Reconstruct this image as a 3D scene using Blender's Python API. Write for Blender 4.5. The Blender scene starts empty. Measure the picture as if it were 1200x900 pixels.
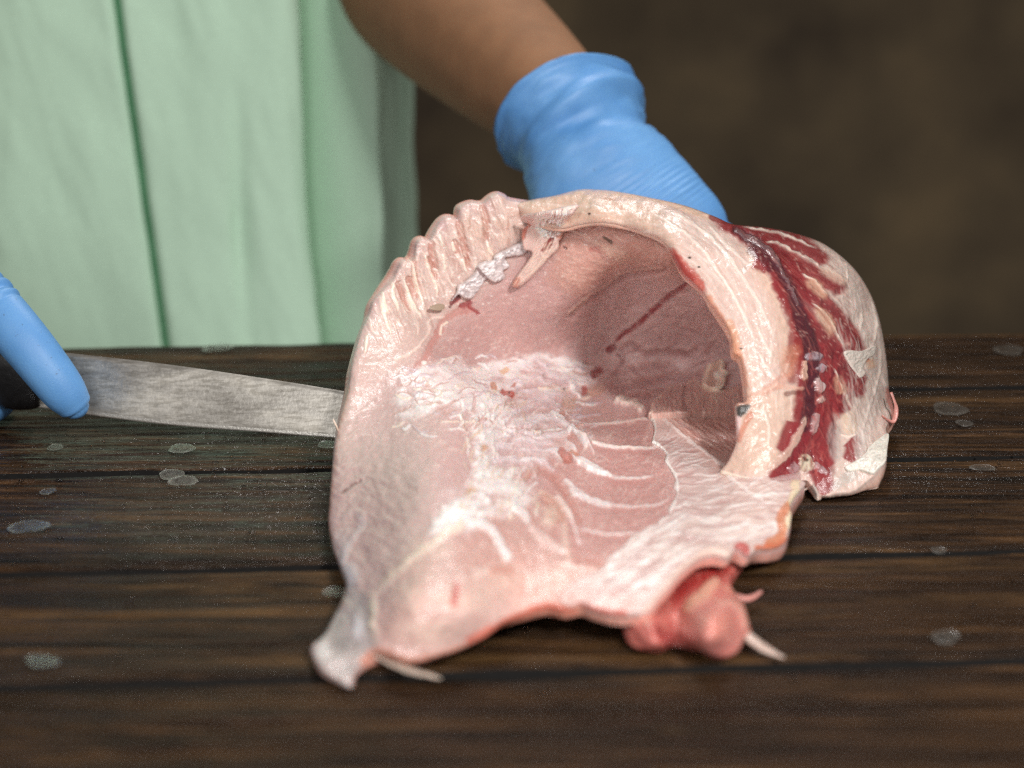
import bpy, bmesh, math, random
import numpy as np
from mathutils import Vector

# ------------------------------------------------------------------ camera, world, lamps
SC = bpy.context.scene
COL = SC.collection
R = math.radians
F = 2000.0                      # focal length in photograph pixels (1200 wide)
PITCH = R(15.45)
CP, SP = math.cos(PITCH), math.sin(PITCH)
CAM_H = 0.259                   # camera height above the table top

cam_d = bpy.data.cameras.new('camera')
cam = bpy.data.objects.new('camera', cam_d)
COL.objects.link(cam)
cam.location = (0, 0, CAM_H)
cam.rotation_euler = (math.pi / 2 - PITCH, 0, 0)
cam_d.sensor_width = 36
cam_d.lens = 60
cam_d.clip_start = 0.02
cam_d.clip_end = 50
cam_d.dof.use_dof = True
cam_d.dof.focus_distance = 0.835
cam_d.dof.aperture_fstop = 5.0
cam_d.dof.aperture_blades = 0
SC.camera = cam

world = bpy.data.worlds.new('World')
SC.world = world
world.use_nodes = True
world.node_tree.nodes['Background'].inputs['Color'].default_value = (1.0, 0.95, 0.9, 1)
world.node_tree.nodes['Background'].inputs['Strength'].default_value = 0.2


def lamp(name, loc, target, size, power, color):
    d = bpy.data.lights.new(name, 'AREA')
    d.shape = 'DISK'
    d.size = size
    d.energy = power
    d.color = color
    o = bpy.data.objects.new(name, d)
    COL.objects.link(o)
    o.location = loc
    v = Vector(target) - Vector(loc)
    o.rotation_euler = v.to_track_quat('-Z', 'Y').to_euler()
    return o


lamp('key_lamp', (0.48, -0.16, 0.80), (0.03, 0.80, 0.04), 0.17, 14.5, (1.0, 0.975, 0.945))
lamp('back_lamp', (0.12, 1.50, 1.20), (0.02, 0.72, 0.02), 0.20, 7.0, (1.0, 0.98, 0.96))
lamp('added_front_fill', (-0.25, -0.35, 0.55), (0.0, 0.9, 0.05), 0.45, 5.5, (1.0, 0.985, 0.97))  # unseen soft fill added beside the camera to brighten the hollow

SC.view_settings.view_transform = 'Standard'
SC.view_settings.look = 'None'
SC.view_settings.exposure = 0.0
SC.view_settings.gamma = 1.0
SC.cycles.use_denoising = False
SC.cycles.max_bounces = 6
SC.cycles.sample_clamp_indirect = 2.0
SC.cycles.sample_clamp_direct = 5.0
SC.cycles.filter_width = 1.3
SC.cycles.sampling_pattern = 'BLUE_NOISE'

rng = np.random.default_rng(7)
random.seed(7)


# ------------------------------------------------------------------ small helpers
def ray(px, py):
    """direction (forward = 1) of the sight line through photograph pixel px, py"""
    px = np.asarray(px, float)
    py = np.asarray(py, float)
    vd = (py - 450.0) / F
    return np.stack([(px - 600.0) / F, CP - vd * SP, -SP - vd * CP], -1)


def t_at_y(px, py, y):
    return y / ray(px, py)[..., 1]


def t_at_z(px, py, z):
    return (z - CAM_H) / ray(px, py)[..., 2]


def pt_y(px, py, y):
    d = ray(px, py) * t_at_y(px, py, y)
    return Vector((d[0], d[1], d[2] + CAM_H))


def pt_z(px, py, z):
    d = ray(px, py) * t_at_z(px, py, z)
    return Vector((d[0], d[1], d[2] + CAM_H))


def lin(c):
    c = np.asarray(c, float) / 255.0
    return np.where(c <= 0.04045, c / 12.92, ((c + 0.055) / 1.055) ** 2.4)


def lin4(c):
    a = lin(c)
    return (float(a[0]), float(a[1]), float(a[2]), 1.0)


_T = rng.random((256, 256))


def vnoise(x, y, seed=0):
    x = np.asarray(x, float) + seed * 17.31
    y = np.asarray(y, float) + seed * 41.77
    xi = np.floor(x).astype(int)
    yi = np.floor(y).astype(int)
    fx, fy = x - xi, y - yi
    fx = fx * fx * (3 - 2 * fx)
    fy = fy * fy * (3 - 2 * fy)
    a = _T[yi & 255, xi & 255]
    b = _T[yi & 255, (xi + 1) & 255]
    c = _T[(yi + 1) & 255, xi & 255]
    d = _T[(yi + 1) & 255, (xi + 1) & 255]
    return (a * (1 - fx) + b * fx) * (1 - fy) + (c * (1 - fx) + d * fx) * fy


def fbm(x, y, seed=0, octaves=4, gain=0.5):
    s, a, n = 0.0, 1.0, 0.0
    for k in range(octaves):
        s = s + a * (vnoise(x * 2 ** k, y * 2 ** k, seed + k * 3.7) - 0.5)
        n += a
        a *= gain
    return s / n * 2


def smooth(pts, step=3.0, closed=False):
    """Catmull-Rom curve through 2D or 3D points, resampled"""
    P = np.asarray(pts, float)
    n = len(P)
    if n < 3 and not closed:
        k = max(2, int(np.linalg.norm(P[-1] - P[0]) / step))
        return P[0] + (P[-1] - P[0]) * np.linspace(0, 1, k)[:, None]
    out = []
    for i in range(n if closed else n - 1):
        if closed:
            a, b, c, d = P[(i - 1) % n], P[i], P[(i + 1) % n], P[(i + 2) % n]
        else:
            b, c = P[i], P[i + 1]
            a = P[i - 1] if i > 0 else 2 * b - c
            d = P[i + 2] if i + 2 < n else 2 * c - b
        k = max(1, int(np.linalg.norm(c - b) / step + 0.5))
        u = np.linspace(0, 1, k, endpoint=False)[:, None]
        out.append(0.5 * ((2 * b) + (c - a) * u + (2 * a - 5 * b + 4 * c - d) * u ** 2 + (3 * b - a - 3 * c + d) * u ** 3))
    if not closed:
        out.append(P[-1:])
    return np.concatenate(out)


def Z(ox, oy, s):
    return lambda *p: [(ox + x / s, oy + y / s) for x, y in p]


zA, zB, zC, zD, zE, zG = Z(420, 220, 6), Z(580, 220, 6), Z(840, 400, 4.5), Z(560, 420, 6), Z(680, 380, 6), Z(830, 240, 5)
z1, z3, z4, z5, z6 = Z(360, 200, 10 / 3), Z(360, 430, 10 / 3), Z(660, 430, 3), Z(340, 600, 10 / 3), Z(680, 560, 3.75)


def tag(o, label=None, cat=None, group=None, kind=None):
    if label:
        o['label'] = label
    if cat:
        o['category'] = cat
    if group:
        o['group'] = group
    if kind:
        o['kind'] = kind
    return o


def empty(name, loc=(0, 0, 0)):
    o = bpy.data.objects.new(name, None)
    o.empty_display_size = 0.02
    COL.objects.link(o)
    o.location = loc
    return o


def link(name, me, mat, parent=None):
    o = bpy.data.objects.new(name, me)
    COL.objects.link(o)
    if mat:
        me.materials.append(mat)
    if parent is not None:
        o.parent = parent
        o.location = -Vector(parent.location) if parent.parent is None else (0, 0, 0)
    return o


def np_mesh(name, V, Q, cols=None, T=None, smooth_shade=True):
    me = bpy.data.meshes.new(name)
    nq = len(Q)
    nt = 0 if T is None else len(T)
    me.vertices.add(len(V))
    me.vertices.foreach_set('co', np.asarray(V, np.float32).ravel())
    loops = np.asarray(Q, np.int32).ravel()
    starts = np.arange(nq, dtype=np.int32) * 4
    if nt:
        loops = np.concatenate([loops, np.asarray(T, np.int32).ravel()])
        starts = np.concatenate([starts, nq * 4 + np.arange(nt, dtype=np.int32) * 3])
    me.loops.add(len(loops))
    me.loops.foreach_set('vertex_index', loops)
    me.polygons.add(nq + nt)
    me.polygons.foreach_set('loop_start', starts)
    me.update(calc_edges=True)
    me.validate()
    if smooth_shade:
        me.polygons.foreach_set('use_smooth', np.ones(len(me.polygons), bool))
    if cols is not None:
        at = me.color_attributes.new('tint', 'FLOAT_COLOR', 'POINT')
        c4 = np.ones((len(V), 4), np.float32)
        c4[:, :cols.shape[1]] = cols
        at.data.foreach_set('color', c4.ravel())
    return me


def tube_arrays(pts, radii, n=14, step=None, squash=None, up=(0, 0, 1), caps=True, power=2.0):
    """closed tapering tube along a 3D curve. squash = (across, along-up) factors. returns verts, quads, tris"""
    pts = np.asarray(pts, float)
    radii = np.asarray(radii, float)
    if step:
        q = smooth(np.column_stack([pts, radii]), step)
        pts, radii = q[:, :3], np.maximum(q[:, 3], 1e-5)
    m = len(pts)
    tan = np.gradient(pts, axis=0)
    tan /= np.linalg.norm(tan, axis=1)[:, None] + 1e-12
    upv = np.asarray(up, float)
    V = np.zeros((m, n, 3))
    th = np.linspace(0, 2 * math.pi, n, endpoint=False)
    sq = squash or (1, 1)
    ct = np.sign(np.cos(th)) * np.abs(np.cos(th)) ** (2 / power)
    st = np.sign(np.sin(th)) * np.abs(np.sin(th)) ** (2 / power)
    for i in range(m):
        a = np.cross(tan[i], upv)
        if np.linalg.norm(a) < 1e-4:
            a = np.cross(tan[i], (1, 0, 0))
        a /= np.linalg.norm(a)
        b = np.cross(a, tan[i])
        V[i] = pts[i] + radii[i] * (sq[0] * ct[:, None] * a + sq[1] * st[:, None] * b)
    idx = np.arange(m * n).reshape(m, n)
    Q = np.stack([idx[:-1], np.roll(idx, -1, 1)[:-1], np.roll(idx, -1, 1)[1:], idx[1:]], -1).reshape(-1, 4)
    V = V.reshape(-1, 3)
    Tt = []
    if caps:
        V = np.vstack([V, pts[0], pts[-1]])
        c0, c1 = m * n, m * n + 1
        for k in range(n):
            Tt.append((c0, idx[0, (k + 1) % n], idx[0, k]))
            Tt.append((c1, idx[-1, k], idx[-1, (k + 1) % n]))
    return V, Q, np.asarray(Tt, int).reshape(-1, 3)


def join(parts):
    Vs, Qs, Ts, o = [], [], [], 0
    for V, Q, T in parts:
        Vs.append(V)
        Qs.append(Q + o)
        Ts.append(T + o)
        o += len(V)
    return np.vstack(Vs), np.vstack(Qs), np.vstack(Ts)


def fuse(parts, voxel, smooth_iter=6):
    """join closed shapes and grow one continuous skin round them"""
    V, Q, T = join(parts)
    me = np_mesh('tmp', V, Q, T=T)
    o = bpy.data.objects.new('tmp', me)
    COL.objects.link(o)
    m = o.modifiers.new('r', 'REMESH')
    m.mode = 'VOXEL'
    m.voxel_size = voxel
    s = o.modifiers.new('s', 'SMOOTH')
    s.factor = 0.5
    s.iterations = smooth_iter
    dg = bpy.context.evaluated_depsgraph_get()
    me2 = bpy.data.meshes.new_from_object(o.evaluated_get(dg))
    bpy.data.objects.remove(o)
    bpy.data.meshes.remove(me)
    me2.polygons.foreach_set('use_smooth', np.ones(len(me2.polygons), bool))
    return me2


def get_co(me):
    a = np.empty(len(me.vertices) * 3, np.float32)
    me.vertices.foreach_get('co', a)
    return a.reshape(-1, 3).astype(float)


def get_no(me):
    a = np.empty(len(me.vertices) * 3, np.float32)
    me.vertices.foreach_get('normal', a)
    return a.reshape(-1, 3).astype(float)


def set_co(me, V):
    me.vertices.foreach_set('co', np.asarray(V, np.float32).ravel())
    me.update()


# ------------------------------------------------------------------ materials
def new_mat(name):
    m = bpy.data.materials.new(name)
    m.use_nodes = True
    nt = m.node_tree
    return m, nt, nt.nodes['Principled BSDF']


def nd(nt, t, **kw):
    n = nt.nodes.new(t)
    for k, v in kw.items():
        if k in n.inputs:
            n.inputs[k].default_value = v
        else:
            setattr(n, k, v)
    return n


def coords(nt, scale=(1, 1, 1), per_object=False, rot=(0, 0, 0)):
    tc = nd(nt, 'ShaderNodeTexCoord')
    mp = nd(nt, 'ShaderNodeMapping')
    mp.inputs['Scale'].default_value = scale
    mp.inputs['Rotation'].default_value = rot
    nt.links.new(tc.outputs['Object'], mp.inputs['Vector'])
    if per_object:
        oi = nd(nt, 'ShaderNodeObjectInfo')
        mul = nd(nt, 'ShaderNodeMath', operation='MULTIPLY')
        mul.inputs[1].default_value = 37.0
        nt.links.new(oi.outputs['Random'], mul.inputs[0])
        nt.links.new(mul.outputs[0], mp.inputs['Location'])
    return mp


def noise(nt, vec, scale, detail=4, rough=0.55, dist=0.0):
    n = nd(nt, 'ShaderNodeTexNoise')
    n.inputs['Scale'].default_value = scale
    n.inputs['Detail'].default_value = detail
    n.inputs['Roughness'].default_value = rough
    n.inputs['Distortion'].default_value = dist
    nt.links.new(vec.outputs[0], n.inputs['Vector'])
    return n


def ramp(nt, fac, stops):
    r = nd(nt, 'ShaderNodeValToRGB')
    e = r.color_ramp.elements
    while len(e) < len(stops):
        e.new(0.5)
    for el, (p, c) in zip(e, stops):
        el.position = p
        el.color = c if len(c) == 4 else (*c, 1)
    nt.links.new(fac, r.inputs['Fac'])
    return r


def mix(nt, fac, a, b, mode='MIX'):
    m = nd(nt, 'ShaderNodeMix', data_type='RGBA', blend_type=mode)
    if hasattr(fac, 'is_linked'):
        nt.links.new(fac, m.inputs[0])
    else:
        m.inputs[0].default_value = fac
    for s, i in ((a, 6), (b, 7)):
        if hasattr(s, 'is_linked'):
            nt.links.new(s, m.inputs[i])
        else:
            m.inputs[i].default_value = s
    return m.outputs[2]


def bump(nt, height, strength, dist, prev=None):
    b = nd(nt, 'ShaderNodeBump')
    b.inputs['Strength'].default_value = strength
    b.inputs['Distance'].default_value = dist
    nt.links.new(height, b.inputs['Height'])
    if prev is not None:
        nt.links.new(prev, b.inputs['Normal'])
    return b.outputs[0]


def flesh_material(name, sss=0.25, rough=0.32, coat=0.75):
    m, nt, b = new_mat(name)
    at = nd(nt, 'ShaderNodeAttribute')
    at.attribute_name = 'tint'
    v = coords(nt)
    n1 = noise(nt, v, 260, 4, 0.6)
    n2 = noise(nt, v, 900, 3, 0.6)
    n3 = noise(nt, v, 2600, 2, 0.5)
    var = ramp(nt, n1.outputs['Fac'], [(0.3, (0.95, 0.94, 0.94)), (0.7, (1.03, 1.03, 1.03))])
    nt.links.new(mix(nt, 1.0, at.outputs['Color'], var.outputs['Color'], 'MULTIPLY'), b.inputs['Base Color'])
    b.inputs['Subsurface Weight'].default_value = sss
    b.inputs['Subsurface Radius'].default_value = (1.0, 0.32, 0.22)
    b.inputs['Subsurface Scale'].default_value = 0.0025
    rr = ramp(nt, n2.outputs['Fac'], [(0.35, (rough - 0.1,) * 3), (0.68, (rough + 0.14,) * 3)])
    nt.links.new(rr.outputs['Color'], b.inputs['Roughness'])
    b.inputs['Coat Weight'].default_value = coat
    b.inputs['Coat Roughness'].default_value = 0.1
    n4 = noise(nt, v, 190, 3, 0.5, 0.4)
    h = bump(nt, n1.outputs['Fac'], 0.45, 0.0005)
    h = bump(nt, n2.outputs['Fac'], 0.45, 0.0004, h)
    nt.links.new(h, b.inputs['Normal'])
    h2 = bump(nt, n4.outputs['Fac'], 0.6, 0.0016)
    h2 = bump(nt, n2.outputs['Fac'], 0.5, 0.0005, h2)
    nt.links.new(h2, b.inputs['Coat Normal'])
    return m


def wood_material(name, film):
    m, nt, b = new_mat(name)
    v = coords(nt, (1, 1, 1), True)
    vg = coords(nt, (6, 170, 170), True)
    vf = coords(nt, (28, 720, 720), True)
    vs = coords(nt, (4.5, 36, 36), True)
    g1 = noise(nt, vg, 1.0, 5, 0.62, 0.5)
    g2 = noise(nt, vf, 1.0, 4, 0.65, 0.2)
    st = noise(nt, vs, 1.0, 4, 0.6, 0.6)
    fine = noise(nt, v, 700, 3, 0.6)
    base = ramp(nt, g1.outputs['Fac'], [(0.34, (0.010, 0.0055, 0.0032)), (0.50, (0.036, 0.018, 0.0085)), (0.68, (0.108, 0.053, 0.021))])
    och = ramp(nt, st.outputs['Fac'], [(0.54, (0, 0, 0)), (0.74, (0.8, 0.8, 0.8))])
    c = mix(nt, och.outputs['Color'], base.outputs['Color'], (0.17, 0.088, 0.03, 1))
    pores = ramp(nt, g2.outputs['Fac'], [(0.38, (0.3, 0.28, 0.26)), (0.56, (1, 1, 1))])
    c = mix(nt, 1.0, c, pores.outputs['Color'], 'MULTIPLY')
    nt.links.new(c, b.inputs['Base Color'])
    rr = ramp(nt, st.outputs['Fac'], [(0.3, (0.2,) * 3), (0.7, (0.42,) * 3)])
    nt.links.new(rr.outputs['Color'], b.inputs['Roughness'])
    b.inputs['Specular IOR Level'].default_value = 0.12
    h = bump(nt, g1.outputs['Fac'], 0.6, 0.0016)
    h = bump(nt, g2.outputs['Fac'], 0.9, 0.0018, h)
    h = bump(nt, fine.outputs['Fac'], 0.7, 0.0009, h)
    nt.links.new(h, b.inputs['Normal'])
    wp = noise(nt, coords(nt, (5, 16, 16), True), 1.0, 3, 0.6)
    wet = ramp(nt, wp.outputs['Fac'], [(0.46, (0, 0, 0)), (0.66, (0.6 * film,) * 3)])
    nt.links.new(wet.outputs['Color'], b.inputs['Coat Weight'])
    b.inputs['Coat Roughness'].default_value = 0.06
    dr = noise(nt, coords(nt, (150, 420, 420), True), 1.0, 2, 0.55)
    hc = bump(nt, g1.outputs['Fac'], 0.8, 0.003)
    hc = bump(nt, dr.outputs['Fac'], 0.9, 0.0026, hc)
    nt.links.new(hc, b.inputs['Coat Normal'])
    return m


def glove_material():
    m, nt, b = new_mat('blue_nitrile')
    v = coords(nt)
    n = noise(nt, v, 30, 3)
    n2 = noise(nt, v, 900, 2)
    sp = noise(nt, v, 420, 2, 0.5)
    c = ramp(nt, n.outputs['Fac'], [(0.3, lin4((88, 144, 202))), (0.7, lin4((108, 162, 216)))])
    dirt = ramp(nt, sp.outputs['Fac'], [(0.70, (0, 0, 0)), (0.76, (0.5, 0.5, 0.5))])
    c2 = mix(nt, dirt.outputs['Color'], c.outputs['Color'], lin4((70, 84, 100)))
    nt.links.new(c2, b.inputs['Base Color'])
    b.inputs['Roughness'].default_value = 0.5
    b.inputs['Subsurface Weight'].default_value = 0.1
    b.inputs['Subsurface Radius'].default_value = (0.4, 0.6, 1.0)
    b.inputs['Subsurface Scale'].default_value = 0.003
    h = bump(nt, n2.outputs['Fac'], 0.35, 0.0003)
    nt.links.new(h, b.inputs['Normal'])
    return m


def plain(name, color, rough=0.5, scale=40, var=0.15, metallic=0.0, bump_s=0.2, bump_d=0.001, sss=0.0):
    m, nt, b = new_mat(name)
    v = coords(nt)
    n = noise(nt, v, scale, 4)
    lo = tuple(x * (1 - var) for x in color[:3])
    hi = tuple(x * (1 + var) for x in color[:3])
    c = ramp(nt, n.outputs['Fac'], [(0.3, lo), (0.7, hi)])
    nt.links.new(c.outputs['Color'], b.inputs['Base Color'])
    b.inputs['Roughness'].default_value = rough
    b.inputs['Metallic'].default_value = metallic
    if sss:
        b.inputs['Subsurface Weight'].default_value = sss
        b.inputs['Subsurface Radius'].default_value = (1, 0.35, 0.2)
        b.inputs['Subsurface Scale'].default_value = 0.005
    h = bump(nt, n.outputs['Fac'], bump_s, bump_d)
    nt.links.new(h, b.inputs['Normal'])
    return m


def blade_material():
    m, nt, b = new_mat('smeared_steel')
    v = coords(nt, (16, 620, 620), rot=(0, R(-24), 0))
    v2 = coords(nt, (1, 1, 1))
    v3 = coords(nt, (18, 60, 60), rot=(0, R(-20), 0))
    n = noise(nt, v, 1.0, 4, 0.6, 0.3)
    s = noise(nt, v3, 1.0, 4, 0.6, 0.6)
    w = noise(nt, v2, 500, 3)
    c = ramp(nt, s.outputs['Fac'], [(0.3, (0.46, 0.43, 0.39)), (0.5, (0.56, 0.53, 0.48)), (0.7, (0.72, 0.68, 0.61))])
    sc = ramp(nt, n.outputs['Fac'], [(0.38, (0.7, 0.69, 0.67)), (0.56, (1, 1, 1))])
    nt.links.new(mix(nt, 1.0, c.outputs['Color'], sc.outputs['Color'], 'MULTIPLY'), b.inputs['Base Color'])
    b.inputs['Metallic'].default_value = 0.75
    rr = ramp(nt, s.outputs['Fac'], [(0.3, (0.32,) * 3), (0.7, (0.55,) * 3)])
    nt.links.new(rr.outputs['Color'], b.inputs['Roughness'])
    h = bump(nt, n.outputs['Fac'], 0.3, 0.0003)
    h = bump(nt, w.outputs['Fac'], 0.4, 0.0003, h)
    nt.links.new(h, b.inputs['Normal'])
    return m


def scale_material():
    m, nt, b = new_mat('fish_scale_film')
    v = coords(nt)
    n = noise(nt, v, 2.6, 3)
    c = ramp(nt, n.outputs['Fac'], [(0.3, (0.26, 0.24, 0.21)), (0.7, (0.56, 0.53, 0.48))])
    nt.links.new(c.outputs['Color'], b.inputs['Base Color'])
    b.inputs['Roughness'].default_value = 0.25
    b.inputs['Transmission Weight'].default_value = 0.8
    b.inputs['IOR'].default_value = 1.3
    vr = nd(nt, 'ShaderNodeTexCoord')
    ln = nd(nt, 'ShaderNodeVectorMath', operation='LENGTH')
    nt.links.new(vr.outputs['Object'], ln.inputs[0])
    ar = ramp(nt, ln.outputs['Value'], [(0.0, (.30, .30, .30)), (0.55, (.16, .16, .16)), (0.86, (.34, .34, .34)), (1.0, (.7, .7, .7))])
    nt.links.new(ar.outputs['Color'], b.inputs['Alpha'])
    h = bump(nt, n.outputs['Fac'], 0.3, 0.0003)
    nt.links.new(h, b.inputs['Normal'])
    return m


def water_material():
    m, nt, b = new_mat('water_bead')
    v = coords(nt)
    n = noise(nt, v, 300, 2)
    h = bump(nt, n.outputs['Fac'], 0.05, 0.0002)
    nt.links.new(h, b.inputs['Normal'])
    b.inputs['Base Color'].default_value = (0.9, 0.88, 0.86, 1)
    b.inputs['Roughness'].default_value = 0.06
    b.inputs['Transmission Weight'].default_value = 1.0
    b.inputs['IOR'].default_value = 1.33
    return m


def backdrop_material():
    m, nt, b = new_mat('mottled_brown_wall')
    v = coords(nt)
    n = noise(nt, v, 3.2, 4, 0.55)
    n2 = noise(nt, v, 40, 3)
    c = ramp(nt, n.outputs['Fac'], [(0.32, (0.06, 0.042, 0.026)), (0.52, (0.125, 0.09, 0.052)), (0.72, (0.20, 0.14, 0.075))])
    nt.links.new(c.outputs['Color'], b.inputs['Base Color'])
    b.inputs['Roughness'].default_value = 0.9
    nt.links.new(bump(nt, n2.outputs['Fac'], 0.4, 0.01), b.inputs['Normal'])
    return m


M_FLESH = flesh_material('wet_white_fish_flesh')
M_SKIN_FILM = flesh_material('silver_membrane', 0.08, 0.34, 0.4)
M_MEAT = flesh_material('red_collar_meat', 0.25, 0.3, 0.5)
M_WOOD = wood_material('dark_stained_wood', .85)
M_WOOD_DAMP = wood_material('damp_stained_wood', .3)
M_WOOD_DRY = wood_material('dry_stained_wood', 0.0)
M_GLOVE = glove_material()
M_BLADE = blade_material()
M_HANDLE = plain('black_handle_plastic', (0.012, 0.012, 0.013), 0.35, 300, 0.3)
M_COAT = plain('pale_green_cotton', tuple(lin((190, 220, 196))), 0.85, 300, 0.04, bump_s=0.15)
M_PIPING = plain('dark_green_piping', tuple(lin((70, 126, 88))), 0.8, 200, 0.1)
M_ARM = plain('tanned_skin', tuple(lin((138, 97, 67))), 0.8, 60, 0.1, sss=0.1)
M_WALL = backdrop_material()
M_SCALE = scale_material()
M_WATER = water_material()
M_GAP_SHADE = plain('gap_shade_board_edge', (.0035, .0028, .0024), 1.0, 200, .4)  # near-black board sides: the shade of the gaps is put into the colour

# ------------------------------------------------------------------ setting: wall behind, table
def backdrop():
    n, mrow = 60, 40
    xs = np.linspace(-3.2, 3.2, n)
    zs = np.linspace(-1.3, 2.2, mrow)
    X, Zz = np.meshgrid(xs, zs)
    Y = 3.1 + 0.03 * fbm(X * 2, Zz * 2, 3)
    V = np.stack([X, Y, Zz], -1).reshape(-1, 3)
    idx = np.arange(n * mrow).reshape(mrow, n)
    Q = np.stack([idx[:-1, :-1], idx[:-1, 1:], idx[1:, 1:], idx[1:, :-1]], -1).reshape(-1, 4)
    back = V + np.array([0, 0.12, 0])
    e = np.concatenate([idx[0, :], idx[1:, -1], idx[-1, -2::-1], idx[-2:0:-1, 0]])
    e2 = np.roll(e, -1)
    N = len(V)
    side = np.stack([e2, e, e + N, e2 + N], -1)
    me = np_mesh('wall', np.vstack([V, back]), np.vstack([Q, Q[:, ::-1] + N, side]))
    tag(link('background_wall', me, M_WALL), kind='structure')


backdrop()

YAW = R(3.55)
table = empty('table', (0, 0.8, 0))
tag(table, 'wet dark brown wooden table top of wide grooved planks', 'table')


def plank(y0, y1, k):
    """one board; y0..y1 measured at x = 0, laid along the yawed table direction"""
    nx, ny = 440, 124
    uu = np.linspace(-1, 1, nx)
    xs = .42 * uu + .53 * uu ** 7
    gap = 0.0088
    w = (y1 - y0) * math.cos(YAW) - gap
    yc = (y0 + y1) / 2
    q_ = np.linspace(-1, 1, ny)
    ys = w / 2 * np.sin(q_ * math.pi / 2) * .35 + w / 2 * q_ * .65
    X, Yy = np.meshgrid(xs, ys)
    d = w / 2 - np.abs(Yy)
    r = 0.0013
    edge = np.clip(1 - d / r, 0, 1)
    Zz = -r * 0.85 * (1 - np.sqrt(np.clip(1 - edge ** 2, 0, 1)))
    Zz += 0.0009 * fbm(X * 16, Yy * 330, 11 + k * 5, 3) - 0.0009
    Zz += 0.0005 * fbm(X * 25, Yy * 60, 31 + k * 5, 3)
    Zz -= 0.0009 * np.clip(fbm(X * 5 + k * 9, Yy * 150, 57 + k, 3) - 0.25, 0, 1) * 3
    # worn, chipped long edges
    Yy = Yy + np.sign(Yy) * np.clip(1 - d / 0.008, 0, 1) * 0.0011 * fbm(X * 14, Yy * 0 + k, 71 + k, 4)
    top = np.stack([X, Yy, Zz], -1).reshape(-1, 3)
    idx = np.arange(nx * ny).reshape(ny, nx)
    Q = np.stack([idx[:-1, :-1], idx[:-1, 1:], idx[1:, 1:], idx[1:, :-1]], -1).reshape(-1, 4)
    N = len(top)
    e = np.concatenate([idx[0, :], idx[1:, -1], idx[-1, -2::-1], idx[-2:0:-1, 0]])
    m = len(e)
    a = np.arange(m)
    hi, low = top[e].copy(), top[e].copy()
    low[:, 2] = -0.028
    side = np.stack([N + (a + 1) % m, N + a, N + m + a, N + m + (a + 1) % m], -1)
    V = np.vstack([top, hi, low])
    c, s = math.cos(YAW), math.sin(YAW)
    V = np.stack([V[:, 0] * c - V[:, 1] * s, V[:, 0] * s + V[:, 1] * c + yc, V[:, 2]], -1)
    me = np_mesh('plank', V, np.vstack([Q, side]))
    me.materials.append(M_WOOD if k in (1, 2) else M_WOOD_DAMP if k in (0, 3) else M_WOOD_DRY)
    me.materials.append(M_GAP_SHADE)
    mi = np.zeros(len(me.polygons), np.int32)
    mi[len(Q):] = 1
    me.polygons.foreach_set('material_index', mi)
    return link('plank', me, None, table)


rows = [396, 461, 543, 656, 786, 985]
edges = [float(pt_z(600, r_, 0.0)[1]) for r_ in rows]
for k in range(len(edges) - 1):
    plank(edges[k + 1], edges[k], k)
plank(edges[-1] - 0.13, edges[-1], 9)
# rails under the boards
for xx in (-0.55, 0.55):
    v_, q_, t_ = tube_arrays([(xx, edges[-1] - 0.1, -0.055), (xx, edges[0] - 0.04, -0.055)], [0.026, 0.026], 8, power=8)
    link('rail', np_mesh('rail', v_, q_, T=t_, smooth_shade=False), M_WOOD, table)


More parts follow.
